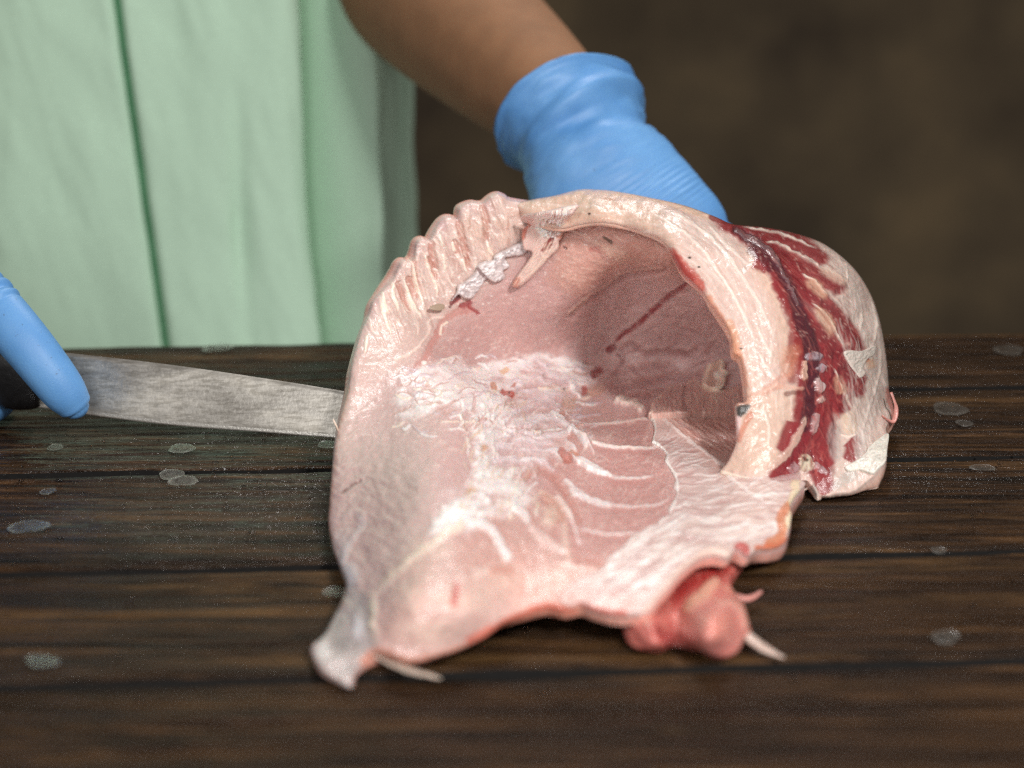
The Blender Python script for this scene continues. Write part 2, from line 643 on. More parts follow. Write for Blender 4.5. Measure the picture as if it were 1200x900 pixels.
# ------------------------------------------------------------------ sheets of flesh
class Sheet:
    """a thick sheet of flesh over its own (u, v) plane, one unit = one photograph pixel; depth comes from control points in metres"""

    def __init__(self, outline, ctrl, pad=4, res=1.0, step=2.5):
        self.o = smooth(outline, step, True)
        self.res = res
        x0, y0 = np.floor(self.o.min(0) - pad)
        x1, y1 = np.ceil(self.o.max(0) + pad)
        self.x0, self.y0 = x0, y0
        self.gx = np.arange(x0, x1 + res, res)
        self.gy = np.arange(y0, y1 + res, res)
        self.X, self.Y = np.meshgrid(self.gx, self.gy)
        self.H = np.zeros_like(self.X)
        self.C = np.zeros(self.X.shape + (3,))
        self.wet = np.zeros_like(self.X)
        self.W = {}
        for amp, s, sd in (('a', 60.0, 1), ('b', 18.0, 5), ('c', 6.0, 9)):
            self.W[amp] = (fbm(self.X / s, self.Y / s, sd, 3), fbm(self.X / s, self.Y / s, sd + 50, 3))
        if ctrl is not None:
            self.tps(ctrl)
        self.sd, self.nx, self.ny = self.signed(self.o, 60)

    def tps(self, ctrl):
        P = np.array([(c[0], c[1]) for c in ctrl], float)
        T = np.array([t_at_y(c[0], c[1], c[3]) if c[2] == 'y' else t_at_z(c[0], c[1], c[3]) for c in ctrl])
        n = len(P)
        S = 200.0
        p = P / S

        def U(r2):
            return np.where(r2 > 1e-12, r2 * np.log(np.maximum(r2, 1e-12)), 0)
        K = U(((p[:, None] - p[None]) ** 2).sum(-1)) + np.eye(n) * 0.004
        A = np.zeros((n + 3, n + 3))
        A[:n, :n] = K
        A[:n, n] = 1
        A[:n, n + 1:] = p
        A[n, :n] = 1
        A[n + 1:, :n] = p.T
        w = np.linalg.solve(A, np.concatenate([T, np.zeros(3)]))

        def f(x, y):
            x = np.asarray(x) / S
            y = np.asarray(y) / S
            s = w[n] + w[n + 1] * x + w[n + 2] * y
            for i in range(n):
                s = s + w[i] * U((x - p[i, 0]) ** 2 + (y - p[i, 1]) ** 2)
            return s
        self.f = f
        self.t = f(self.X, self.Y)

    def win(self, P, m):
        r = self.res
        i0 = max(0, int((P[:, 1].min() - m - self.y0) / r))
        i1 = min(len(self.gy), int((P[:, 1].max() + m - self.y0) / r) + 2)
        j0 = max(0, int((P[:, 0].min() - m - self.x0) / r))
        j1 = min(len(self.gx), int((P[:, 0].max() + m - self.x0) / r) + 2)
        return slice(i0, i1), slice(j0, j1)

    def xy(self, w, warp):
        X, Y = self.X[w], self.Y[w]
        for key, amp in (warp or {}).items():
            X = X + self.W[key][0][w] * amp
            Y = Y + self.W[key][1][w] * amp
        return X, Y

    def segdist(self, P, m, X, Y, base, closed):
        """distance to polyline within m, done window by window"""
        D = np.full(X.shape, 1e6)
        U_ = np.zeros(X.shape)
        PX, PY = np.zeros(X.shape), np.zeros(X.shape)
        n = len(P)
        i00, j00 = base[0].start, base[1].start
        for k in range(n if closed else n - 1):
            a, b = P[k], P[(k + 1) % n]
            q = self.win(np.array([a, b]), m + 3)
            s = (slice(max(q[0].start - i00, 0), max(q[0].stop - i00, 0)), slice(max(q[1].start - j00, 0), max(q[1].stop - j00, 0)))
            x, y = X[s], Y[s]
            if x.size == 0:
                continue
            d = b - a
            L2 = max((d ** 2).sum(), 1e-9)
            u = np.clip(((x - a[0]) * d[0] + (y - a[1]) * d[1]) / L2, 0, 1)
            cx, cy = a[0] + u * d[0], a[1] + u * d[1]
            dd = np.hypot(x - cx, y - cy)
            up = dd < D[s]
            D[s] = np.where(up, dd, D[s])
            U_[s] = np.where(up, (k + u) / max(1, (n - 1)), U_[s])
            PX[s] = np.where(up, cx, PX[s])
            PY[s] = np.where(up, cy, PY[s])
        return D, U_, PX, PY

    def signed(self, P, m, warp=None):
        w = (slice(0, len(self.gy)), slice(0, len(self.gx)))
        return self._signed(P, m, w, *self.xy(w, warp))

    def _signed(self, P, m, w, X, Y):
        D, _, PX, PY = self.segdist(P, m, X, Y, w, True)
        ins = np.zeros(X.shape, bool)
        n = len(P)
        i00 = w[0].start
        for k in range(n):
            (ax, ay), (bx, by) = P[k], P[(k + 1) % n]
            lo, hi = min(ay, by) - 14, max(ay, by) + 14
            r0 = max(0, int((lo - self.y0) / self.res) - i00)
            r1 = max(0, int((hi - self.y0) / self.res) + 2 - i00)
            x, y = X[r0:r1], Y[r0:r1]
            if by == ay or x.size == 0:
                continue
            cross = ((ay > y) != (by > y)) & (x < (bx - ax) * (y - ay) / (by - ay) + ax)
            ins[r0:r1] ^= cross
        D = np.minimum(D, m)
        return np.where(ins, D, -D), PX, PY

    def put(self, w, a, color, h):
        if color is not None:
            self.C[w] += (lin(color) - self.C[w]) * a[..., None]
        if h:
            self.H[w] += a * h

    def base(self, color):
        self.C[:] = lin(color)

    def fill(self, pts, color, op=1.0, soft=4.0, warp=None, h=0.0, tex=None, sharp=True):
        P = smooth(pts, 5.0, True) if sharp else np.asarray(pts, float)
        wamp = sum((warp or {}).values())
        m = soft + wamp + 4
        w = self.win(P, m)
        X, Y = self.xy(w, warp)
        if X.size == 0:
            return
        sd, _, _ = self._signed(P, m + 8, w, X, Y)
        a = np.clip(sd / soft * 0.5 + 0.5, 0, 1)
        a = a * a * (3 - 2 * a) * op
        if tex is not None:
            a = a * tex[w]
        self.put(w, a, color, h)

    def stroke(self, pts, width, color, op=1.0, soft=None, warp=None, h=0.0, taper=(0.0, 0.0), tex=None):
        P = smooth(pts, 5.0)
        wid = np.atleast_1d(np.asarray(width, float))
        soft = soft if soft is not None else max(0.8, wid.max() * 0.6)
        m = wid.max() / 2 + soft + sum((warp or {}).values()) + 2
        w = self.win(P, m)
        X, Y = self.xy(w, warp)
        if X.size == 0:
            return
        D, U_, _, _ = self.segdist(P, m, X, Y, w, False)
        hw = np.interp(U_, np.linspace(0, 1, len(wid)), wid) / 2
        if taper[0]:
            hw = hw * np.clip(U_ / taper[0], 0, 1)
        if taper[1]:
            hw = hw * np.clip((1 - U_) / taper[1], 0, 1)
        a = np.clip(1 - (D - hw) / soft, 0, 1)
        a = a * a * (3 - 2 * a)
        if taper[0] or taper[1]:
            a = a * np.clip(hw / (wid.max() / 2) * 2, 0, 1)
        a = a * op
        if tex is not None:
            a = a * tex[w]
        self.put(w, a, color, h)

    def blob(self, x, y, rx, ry, color, op=1.0, soft=0.6, warp=None, h=0.0, ang=0.0):
        P = np.array([(x - rx - ry, y - rx - ry), (x + rx + ry, y + rx + ry)])
        w = self.win(P, 4)
        X, Y = self.xy(w, warp)
        if X.size == 0:
            return
        c, s = math.cos(ang), math.sin(ang)
        dx, dy = X - x, Y - y
        q = np.hypot((dx * c + dy * s) / rx, (-dx * s + dy * c) / ry)
        a = np.clip((1 + soft - q) / (2 * soft), 0, 1)
        a = a * a * (3 - 2 * a) * op
        self.put(w, a, color, h)

    def modulate(self, amp, sx, sy, seed, ang=0.0, tint=(1, 1, 1), octaves=4):
        c, s = math.cos(ang), math.sin(ang)
        u, v = self.X * c + self.Y * s, -self.X * s + self.Y * c
        n = fbm(u / sx, v / sy, seed, octaves)
        self.C *= np.clip(1 + amp * n[..., None] * np.asarray(tint), 0.2, 1.6)
        return n

    def points(self, X, Y, extra_t=0.0):
        return ray(X, Y) * (self.f(X, Y) + extra_t)[..., None] + np.array([0, 0, CAM_H])

    @staticmethod
    def blur(C, r):
        for ax in (0, 1):
            pad = [(0, 0)] * C.ndim
            pad[ax] = (r + 1, r)
            c = np.cumsum(np.pad(C, pad, mode='edge'), axis=ax)
            n = C.shape[ax]
            C = (np.take(c, np.arange(n) + 2 * r + 1, ax) - np.take(c, np.arange(n), ax)) / (2 * r + 1)
        return C

    def build(self, name, mat, parent, rnd=8.0, thick=0.012, lift=0.0, zmin=0.0009, rnd_scale=1.0, rim_color=None, bulge=.12, tone=.82):
        keep = self.sd > -0.75 * self.res
        k4 = keep[:-1, :-1] & keep[1:, :-1] & keep[1:, 1:] & keep[:-1, 1:]
        full = np.zeros(keep.shape, int)
        for sl in ((slice(0, -1), slice(0, -1)), (slice(1, None), slice(0, -1)), (slice(1, None), slice(1, None)), (slice(0, -1), slice(1, None))):
            full[sl] += k4
        keep = full > 0
        snap = keep & ((self.sd < 0) | ((full < 4) & (self.sd < 1.2)))
        X = np.where(snap, self.nx, self.X)
        Y = np.where(snap, self.ny, self.Y)
        d = np.where(snap, 0, np.clip(self.sd, 0, None))
        t = self.t
        Pb = ray(self.X, self.Y) * t[..., None]
        N = np.cross(np.gradient(Pb, axis=1), np.gradient(Pb, axis=0))
        N /= np.linalg.norm(N, axis=-1)[..., None] + 1e-12
        flip = np.sign((N * ray(self.X, self.Y)).sum(-1))
        N *= -flip[..., None]
        q = np.clip(1 - d / np.maximum(rnd, 0.1), 0, 1)
        edge = 1 - np.sqrt(np.clip(1 - q ** 2, 0, 1))
        tt = t + edge * rnd * t / F * rnd_scale
        P = ray(X, Y) * tt[..., None] + np.array([0, 0, CAM_H])
        fade = np.clip(d / 3.0, 0, 1)
        P = P + N * (self.H * fade + lift)[..., None]
        P[..., 2] = np.maximum(P[..., 2], zmin)
        thick = np.broadcast_to(np.asarray(thick, float), self.sd.shape + (1,)) if np.ndim(thick) else np.full(self.sd.shape + (1,), float(thick))
        B = P - N * thick
        thk = thick[keep]
        B[..., 2] = np.maximum(B[..., 2], zmin * 0.5)
        ids = np.full(keep.shape, -1)
        ids[keep] = np.arange(keep.sum())
        a, b, c, e = ids[:-1, :-1], ids[1:, :-1], ids[1:, 1:], ids[:-1, 1:]
        ok = (a >= 0) & (b >= 0) & (c >= 0) & (e >= 0)
        Q = np.stack([a[ok], b[ok], c[ok], e[ok]], -1)
        n = keep.sum()
        E = np.concatenate([Q[:, [0, 1]], Q[:, [1, 2]], Q[:, [2, 3]], Q[:, [3, 0]]])
        key = np.sort(E, 1)
        code = key[:, 0].astype(np.int64) * (n + 1) + key[:, 1]
        u, ix, ct = np.unique(code, return_index=True, return_counts=True)
        be = E[ix[ct == 1]]
        lum = self.C @ np.array([.3, .5, .2])
        f_ = np.clip((lum - .52) / .34, 0, 1)
        self.C = self.C * (tone + (1 - tone) * f_ * f_ * (3 - 2 * f_))[..., None]
        bl = self.blur(self.C, 9)
        P0, B0, C0, C1 = P[keep], B[keep], np.clip(self.C[keep], .002, .95), np.clip(bl[keep], .002, .95)
        if rim_color is not None:
            C1 = C1 * .35 + lin(rim_color) * .65
        bv = np.unique(be)
        re = np.full(n, -1)
        re[bv] = np.arange(len(bv))
        k = 5
        V, Cc, prev = [P0, B0], [C0, C1], be[:, [0, 1]]
        faces = [Q, Q[:, ::-1] + n]
        off = 2 * n
        G2 = np.stack(np.gradient(self.sd, self.res), -1)[keep][bv]
        ext = np.stack([-G2[:, 1], G2[:, 0] * 0, G2[:, 0]], -1)
        ext /= np.linalg.norm(ext, axis=1)[:, None] + 1e-9
        for j in range(1, k):
            f = j / k
            pos = P0[bv] * (1 - f) + B0[bv] * f + ext * (thk[bv] * bulge * math.sin(math.pi * f))
            pos[:, 2] = np.maximum(pos[:, 2], zmin * .7)
            V.append(pos)
            g = min(1, f * 2.5)
            Cc.append(C0[bv] * (1 - g) + C1[bv] * g)
            cur = re[be] + off
            faces.append(np.stack([prev[:, 1], prev[:, 0], cur[:, 0], cur[:, 1]], -1))
            prev = cur
            off += len(bv)
        last = be + n
        faces.append(np.stack([prev[:, 1], prev[:, 0], last[:, 0], last[:, 1]], -1))
        me = np_mesh(name, np.vstack(V), np.vstack(faces), np.vstack(Cc))
        return link(name, me, mat, parent)

# ------------------------------------------------------------------ the fillet
FL = (226, 190, 186)
PINK = (224, 166, 158)
CREAM = (244, 220, 196)
WHITE = (249, 244, 242)
SILV = (232, 204, 197)
GREY = (178, 168, 162)
LILAC = (226, 206, 212)
RED = (152, 40, 44)
DRED = (96, 26, 38)
ORANGE = (226, 132, 100)

fillet = empty('fish_fillet', (0.0, 0.72, 0.0))
tag(fillet, 'large pale pink raw fish fillet curled open on the wet planks', 'fish fillet')

left_edge = z5((245, 640), (235, 690), (205, 670), (130, 620), (90, 560), (88, 520), (140, 470), (190, 370), (218, 290), (200, 230), (165, 130), (150, 40)) \
    + [(386, 592), (388, 560), (392, 520), (398, 490)] + z1((160, 850), (172, 760), (205, 640)) \
    + zA((72, 890), (100, 800), (165, 722), (235, 645), (265, 590), (290, 530), (320, 506), (358, 516), (385, 498), (396, 455), (405, 400), (422, 368), (455, 357),
         (496, 372), (510, 345), (532, 298), (572, 235), (612, 206), (655, 206), (694, 216), (701, 150), (732, 120), (790, 101), (850, 109), (880, 105), (902, 84), (942, 50), (985, 40), (1030, 60), (1080, 90))
hidden = [(640, 240), (700, 236), (780, 250), (860, 290), (925, 360), (960, 440), (965, 510), (945, 545)]
flap_edge = z6((948, 18), (985, 32), (962, 62), (940, 90), (920, 130), (925, 175), (917, 225), (898, 285), (850, 312), (780, 318), (735, 345), (690, 310), (650, 352), (590, 338), (530, 352),
               (480, 385), (430, 432), (390, 480), (350, 522), (290, 592), (200, 606), (130, 602), (60, 585))
front = [(680, 711)] + z5((1070, 382), (1000, 370), (930, 392), (840, 432), (760, 490), (680, 530), (590, 562), (490, 585), (410, 567), (335, 545), (290, 580))

INNER = Sheet(left_edge + hidden + flap_edge + front, [
    (385, 620, 'y', .675), (388, 560, 'y', .715), (398, 500, 'y', .757), (410, 430, 'y', .80), (432, 370, 'y', .835), (465, 318, 'y', .853), (500, 280, 'y', .862), (540, 243, 'y', .868), (580, 230, 'y', .872), (625, 238, 'y', .874),
    (470, 400, 'y', .825), (440, 480, 'y', .777), (480, 350, 'y', .856), (550, 340, 'y', .871), (620, 300, 'y', .876), (600, 380, 'y', .886), (650, 340, 'y', .880), (700, 285, 'y', .866), (652, 366, 'y', .886), (684, 340, 'y', .880), (726, 310, 'y', .870), (786, 305, 'y', .856), (674, 394, 'y', .918), (706, 366, 'y', .920), (742, 338, 'y', .912), (804, 338, 'y', .89), (670, 262, 'y', .868), (735, 272, 'y', .856),
    (760, 390, 'y', .938), (800, 440, 'y', .945), (840, 466, 'y', .885), (880, 470, 'y', .88), (720, 440, 'y', .932), (850, 400, 'y', .915), (830, 350, 'y', .885), (900, 400, 'y', .90), (940, 450, 'y', .875), (880, 330, 'y', .875), (790, 253, 'y', .868), (860, 290, 'y', .868),
    (640, 405, 'y', .905), (640, 440, 'z', .018), (560, 440, 'y', .855), (540, 480, 'z', .034), (460, 540, 'z', .030), (500, 560, 'z', .036), (440, 600, 'z', .022), (600, 520, 'z', .020), (600, 570, 'z', .024), (540, 640, 'z', .030), (480, 700, 'z', .026), (430, 660, 'z', .016),
    (640, 620, 'z', .022), (600, 690, 'z', .018), (660, 660, 'z', .020), (550, 720, 'z', .020), (460, 740, 'z', .015), (480, 768, 'z', .008), (540, 755, 'z', .009), (600, 724, 'z', .012), (680, 708, 'z', .014), (735, 718, 'z', .013),
    (700, 510, 'z', .016), (740, 560, 'z', .014), (720, 620, 'z', .018), (800, 540, 'z', .010), (850, 560, 'z', .009), (780, 640, 'z', .018), (840, 620, 'z', .016), (900, 600, 'z', .013), (935, 568, 'z', .012), (915, 635, 'z', .010), (870, 645, 'z', .014), (800, 485, 'z', .010), (900, 520, 'z', .006), (950, 520, 'z', .004),
    (400, 720, 'z', .008), (372, 765, 'z', .005), (408, 800, 'z', .002), (425, 765, 'z', .006), (405, 680, 'z', .010)])
I = INNER
I.base(FL)
# broad regions of the flesh
I.fill([(380, 560), (410, 430), (460, 330), (600, 220), (640, 250), (600, 300), (545, 360), (500, 420), (450, 450)], (228, 198, 186), .85, 26, {'b': 10})
I.fill([(545, 370), (610, 310), (660, 262), (800, 255), (860, 330), (860, 480), (700, 490), (640, 430), (560, 425), (500, 420)], (218, 172, 166), .9, 22, {'b': 10})
I.fill([(655, 425), (690, 370), (728, 322), (790, 315), (960, 400), (960, 520), (760, 492), (690, 490)], (236, 202, 198), .85, 10, {'b': 6})
I.fill([(655, 262), (725, 258), (790, 285), (810, 330), (730, 320), (690, 345), (650, 330)], (232, 174, 154), .7, 14, {'b': 8})
I.fill([(640, 490), (760, 488), (800, 560), (780, 610), (710, 670), (640, 640), (630, 560)], (224, 166, 158), .9, 18, {'b': 10})
I.fill([(470, 660), (560, 620), (640, 640), (700, 690), (620, 730), (500, 780), (440, 750)], (230, 188, 176), .8, 26, {'b': 12})
I.fill([(600, 640), (700, 660), (760, 690), (740, 725), (640, 715), (600, 700)], (240, 186, 172), .75, 18, {'b': 10})
I.fill([(560, 600), (640, 590), (650, 650), (600, 690), (540, 660)], (228, 176, 164), .7, 20, {'b': 12})
I.fill([(640, 480), (700, 440), (710, 470), (720, 520), (660, 540), (610, 500)], (232, 190, 182), .7, 14, {'b': 10})
# tail corner
I.fill([(360, 775), (385, 715), (398, 660), (392, 625), (402, 650), (420, 692), (438, 715), (436, 765), (425, 785), (408, 812)], (186, 174, 170), .85, 10, {'b': 9})
for x, y, rx, ry, c, o in [(402, 755, 16, 10, (120, 112, 112), .6), (392, 735, 9, 14, (130, 120, 120), .5), (420, 735, 6, 16, (226, 222, 226), .7), (377, 762, 9, 12, (224, 220, 216), .6), (412, 672, 9, 12, (214, 212, 220), .7), (404, 640, 6, 22, (222, 216, 220), .5),
                           (437, 715, 5, 20, (240, 226, 204), .7), (410, 782, 14, 5, (150, 140, 138), .5), (440, 730, 4, 22, (235, 220, 200), .6), (400, 705, 8, 8, (196, 160, 136), .5), (430, 755, 8, 6, (170, 160, 160), .4)]:
    I.blob(x, y, rx, ry, c, o, .7, {'b': 6, 'c': 2}, .0006 if c[0] > 190 else -.0006)
# soft mottling and grain of the muscle
I.modulate(.04, 90, 60, 21, 0, (.5, 1, 1))
I.modulate(.035, 14, 8, 22, -.7, (.5, 1, 1))
I.modulate(.05, 5, 2.2, 23, -.6, (.6, 1, 1))
I.H += .0004 * I.W['b'][0] + .00035 * fbm(I.X / 7, I.Y / 5, 77, 3)
# fine pale fibres in the loin and along the wall
r_ = np.random.default_rng(3)


def fibres(S, poly, n, ang, spread, length, width, color, op, seed, h=0.0, curve=0.15):
    g = np.random.default_rng(seed)
    P = np.asarray(poly, float)
    lo, hi = P.min(0), P.max(0)
    k = 0
    while k < n:
        p = lo + g.random(2) * (hi - lo)
        ins = False
        for i in range(len(P)):
            (ax, ay), (bx, by) = P[i], P[(i + 1) % len(P)]
            if (ay > p[1]) != (by > p[1]) and p[0] < (bx - ax) * (p[1] - ay) / (by - ay) + ax:
                ins = not ins
        if not ins:
            continue
        k += 1
        aa = ang(p) if callable(ang) else ang
        aa += g.normal() * spread
        L = length * (0.4 + g.random())
        d = np.array([math.cos(aa), math.sin(aa)]) * L / 2
        nn = np.array([-d[1], d[0]]) * curve * g.normal()
        S.stroke([p - d, p + nn, p + d], width * (.6 + .8 * g.random()), color, op * (.5 + .5 * g.random()), .9, None, h, (.3, .3))


I.fill([(392, 610), (400, 520), (430, 445), (470, 490), (545, 495), (550, 560), (500, 625), (450, 672), (420, 650)], (228, 190, 184), .5, 22, {'b': 6})
LOIN = [(395, 600), (410, 480), (450, 400), (560, 380), (640, 420), (560, 470), (560, 560), (500, 640), (430, 680)]
fibres(I, LOIN, 420, -.55, .5, 13, .7, (244, 218, 208), .5, 31, .0001)
fibres(I, LOIN, 90, -.9, .5, 10, .7, (222, 178, 170), .25, 32)
fibres(I, [(545, 370), (640, 290), (720, 270), (800, 320), (700, 400), (560, 420)], 240, -.5, .6, 11, .7, (242, 206, 196), .4, 33, .0001)
fibres(I, [(650, 495), (760, 490), (800, 560), (780, 610), (710, 660), (650, 600)], 420, lambda p: 2.2 if p[0] < 730 else 2.4, .6, 12, .7, (250, 218, 208), .5, 34, .0001)
fibres(I, [(690, 400), (760, 330), (850, 350), (860, 470), (700, 480)], 150, -.1, .5, 20, .8, (226, 180, 172), .4, 35)
fibres(I, [(450, 690), (560, 640), (680, 680), (600, 730), (480, 770)], 120, -.3, .6, 16, 1.2, (248, 222, 206), .35, 36)
for k in range(260):            # white dots painting sparkle onto the wet flesh
    x, y = 430 + 240 * r_.random(), 250 + 260 * r_.random()
    I.blob(x, y, .8 + .9 * r_.random(), .7, (255, 244, 236), .5, .7, None, .00025)

# left torn ridges: rows of muscle segments standing side by side along the rim
ridges = [zA((330, 520), (420, 700), (470, 890)), zA((365, 520), (400, 640), (450, 800)), zA((455, 370), (480, 470), (530, 680), (545, 800)),
          zA((395, 470), (385, 600), (430, 720), (480, 860)), zA((540, 300), (580, 450), (620, 600), (640, 720)), zA((640, 210), (690, 380), (740, 560), (760, 620)),
          zA((250, 650), (240, 740), (290, 890)), zA((165, 730), (190, 840), (215, 900)), zA((740, 140), (790, 330), (830, 440), (845, 540)), zA((820, 110), (880, 300), (920, 420)), zA((960, 50), (1000, 170), (1060, 280), (1080, 360))]
fibres(I, z1((210, 640), (300, 470), (450, 300), (640, 150), (760, 120), (800, 230), (620, 400), (480, 540), (400, 640)), 46, 1.15, .12, 44, 3.2, (242, 220, 208), .4, 38, .0011, .08)
fibres(I, z1((210, 640), (300, 470), (450, 300), (640, 150), (760, 120), (800, 230), (620, 400), (480, 540), (400, 640)), 40, 1.15, .12, 36, 1.8, (214, 158, 144), .4, 39, -.0010, .08)
for k, p in enumerate(ridges):
    I.stroke(p, (9, 8, 5), (240, 214, 202), .45, 4, {'c': 1.0}, .0012, (0, .25))
for p in [zA((340, 620), (380, 700), (400, 800)), zA((485, 480), (530, 600), (545, 660)), zA((655, 370), (690, 420), (700, 490)), zA((510, 370), (520, 470), (560, 640)), zA((385, 500), (395, 640), (440, 790)), zA((270, 650), (330, 800), (370, 890)), zA((700, 220), (745, 420), (780, 600)), zA((860, 110), (900, 250), (900, 400))]:
    I.stroke(p, (5, 6, 3), (214, 142, 122), .6, 2.5, {'c': 1.2}, -.0020, (.1, .2))
for p in [zA((235, 660), (240, 740), (285, 890)), zA((325, 620), (350, 760), (385, 890)), zA((383, 520), (390, 640), (450, 830)), zA((465, 460), (500, 580), (545, 690), (548, 790)), zA((570, 320), (590, 420)), zA((590, 460), (610, 590)), zA((655, 380), (680, 460)), zA((730, 500), (765, 600)), zA((163, 725), (185, 850), (200, 895)),
          zA((905, 370), (920, 440), (960, 480)), z1((290, 510), (300, 570), (330, 650)), z1((235, 640), (225, 720)), z1((400, 500), (450, 580))]:
    I.stroke(p, (1.6, 2.4, 1.2), (255, 240, 222), .85, 1.4, {'c': 1.2}, .0007, (.1, .2))
fibres(I, z1((210, 640), (300, 470), (450, 300), (640, 150), (760, 120), (820, 260), (620, 420), (480, 560), (420, 660)), 200, 1.15, .25, 14, .9, (252, 234, 220), .5, 37, .0002)
for k in range(120):
    x, y = zA((150 + 850 * r_.random(), 0))[0][0], 0
    p = zA((200 + 750 * r_.random(), 60 + 800 * r_.random()))[0]
    I.blob(p[0], p[1], 1.0 + r_.random(), .8, (255, 248, 240), .7, .6, None, .0004)  # painted sparkle dots along the ridges
# small pillows of flesh near the top corner
for x, y, rx, ry in [(588, 262, 9, 8), (590, 280, 9, 9), (602, 248, 9, 7), (572, 300, 8, 12), (560, 270, 8, 14), (546, 262, 6, 12), (606, 270, 7, 12)]:
    I.blob(x, y, rx, ry, (238, 202, 182), .4, .5, {'c': 2}, .0018)
    I.blob(x + rx * .8, y + 2, 1.6, ry * .9, (206, 150, 128), .4, .8, {'c': 2}, -.0008)
# membrane line at the foot of the ridges
I.stroke(z1((340, 740), (400, 715), (470, 640), (480, 580), (540, 570)), 2.0, (250, 228, 214), .6, 1.5, {'c': 2}, .0005)
I.stroke(z1((420, 800), (480, 690), (520, 630), (530, 590), (570, 560), (640, 540)), 4, (216, 128, 116), .5, 4, {'c': 3, 'b': 3}, -.0008)
I.stroke(z1((520, 640), (525, 605), (545, 592)), 1.6, (255, 238, 220), .8, 1.2, {'c': 1}, .0005)
I.blob(497, 425, 3, 3, (255, 245, 236), .9, .5, {'c': 1}, .0006)
for p, w in [(z1((565, 510), (590, 495)), 5), (z1((600, 530), (640, 520)), 4), (z1((640, 530), (665, 560)), 2)]:
    I.stroke(p, w, (170, 44, 48), .85, 2, {'c': 3}, -.0006)
I.stroke(zA((640, 840), (670, 790), (715, 765)), 1.6, (90, 20, 24), .8, 1.2, {'c': 2})
# fascia: the white torn web in the middle
ridge_ = 1 - np.abs(fbm(I.X / 34 + .3 * I.W['b'][0], I.Y / 13 + .3 * I.W['b'][1], 61, 4)) * 2.2
webtex = np.clip(.34 + .75 * ridge_ + .3 * I.W['b'][0], .2, 1)
I.H += .0005 * np.clip(ridge_, 0, 1) ** 2 * np.exp(-(((I.X - 590) / 90) ** 2 + ((I.Y - 500) / 90) ** 2))
I.fill([(462, 474), (470, 450), (486, 440), (503, 430), (535, 423), (560, 430), (590, 423), (625, 415), (660, 419), (692, 430), (700, 445), (664, 458), (642, 470), (648, 490), (684, 503), (694, 518), (650, 540), (628, 548), (612, 572), (598, 594), (570, 606), (545, 618), (512, 628), (505, 615), (532, 590), (551, 565), (556, 540), (552, 505), (532, 481), (508, 478), (490, 488), (470, 487)],
       WHITE, .85, 5, {'b': 9, 'c': 3}, .0006, webtex)
I.fill(z3((640, 230), (660, 300), (655, 390), (600, 470), (500, 620), (560, 640), (700, 600), (850, 560), (860, 470), (780, 440), (740, 330), (720, 260)), (252, 246, 242), .8, 7, {'b': 8, 'c': 2}, .0006, webtex)
I.fill(z3((470, 60), (600, 80), (700, 40), (760, 120), (740, 250), (640, 180), (540, 140), (440, 190), (390, 180), (440, 100)), (253, 247, 244), .85, 5, {'b': 6, 'c': 3}, .0006, webtex)
g_ = np.random.default_rng(11)
for k in range(170):            # torn threads in the web
    p = np.array([465 + 235 * g_.random(), 420 + 90 * g_.random()])
    a = .2 * g_.normal() - .1
    L = 8 + 26 * g_.random()
    d = np.array([math.cos(a), math.sin(a)]) * L / 2
    I.stroke([p - d, p + np.array([0, 4 * g_.normal()]), p + d], 1 + 1.6 * g_.random(), [WHITE, LILAC, (250, 232, 214), (228, 186, 176)][k % 4], .85, .8, {'c': 1.0}, .0005 * (1 if k % 4 != 3 else -1), (.2, .3))
for k in range(150):
    p = np.array([540 + 90 * g_.random(), 470 + 140 * g_.random()])
    a = 2.0 + .5 * g_.normal()
    L = 8 + 20 * g_.random()
    d = np.array([math.cos(a), math.sin(a)]) * L / 2
    I.stroke([p - d, p + g_.normal(size=2) * 3, p + d], 1 + 2 * g_.random(), [WHITE, (253, 246, 238), (240, 214, 190), (232, 196, 188)][k % 4], .7, .9, {'c': 1.0}, .00045 * (1 if k % 4 != 3 else -1), (.2, .3))
# lilac-white fan of fascia strands running to the ribs
for p, w in [(zD((130, 350), (300, 180), (500, 170), (620, 170), (700, 260)), 5), (zD((150, 440), (330, 360), (520, 350), (600, 400)), 4), (zD((200, 480), (360, 460), (500, 420), (620, 490)), 4), (zD((100, 560), (300, 540), (450, 560), (600, 540)), 7),
             (zD((80, 620), (260, 640), (420, 650), (560, 690)), 7), (zD((60, 700), (240, 720), (420, 730), (560, 790)), 6), (zD((260, 230), (420, 260), (560, 270), (690, 280)), 4), (zD((280, 60), (420, 110), (560, 130), (700, 140)), 6), (zD((380, 0), (430, 50), (520, 110)), 4),
             (zD((330, 300), (450, 310), (560, 320)), 7), (zD((200, 600), (400, 600), (540, 610)), 5)]:
    I.stroke(p, w, (242, 228, 232), .6, 4, {'b': 5, 'c': 1}, .0005, (.2, .2))
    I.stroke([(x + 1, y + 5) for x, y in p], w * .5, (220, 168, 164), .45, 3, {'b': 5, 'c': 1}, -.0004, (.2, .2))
for p, w in [(zD((500, 380), (560, 410), (620, 470), (700, 530), (780, 600), (825, 680)), (3.4, 4, 4, 3)), (zD((640, 690), (740, 730), (860, 790), (950, 840)), (5, 5, 4)), (zD((620, 510), (720, 560), (800, 640)), (3, 4, 2)), (zD((700, 210), (640, 180), (720, 290)), 3)]:
    I.stroke(p, w, WHITE, .9, 2, {'c': 2}, .0014, (.1, .25))
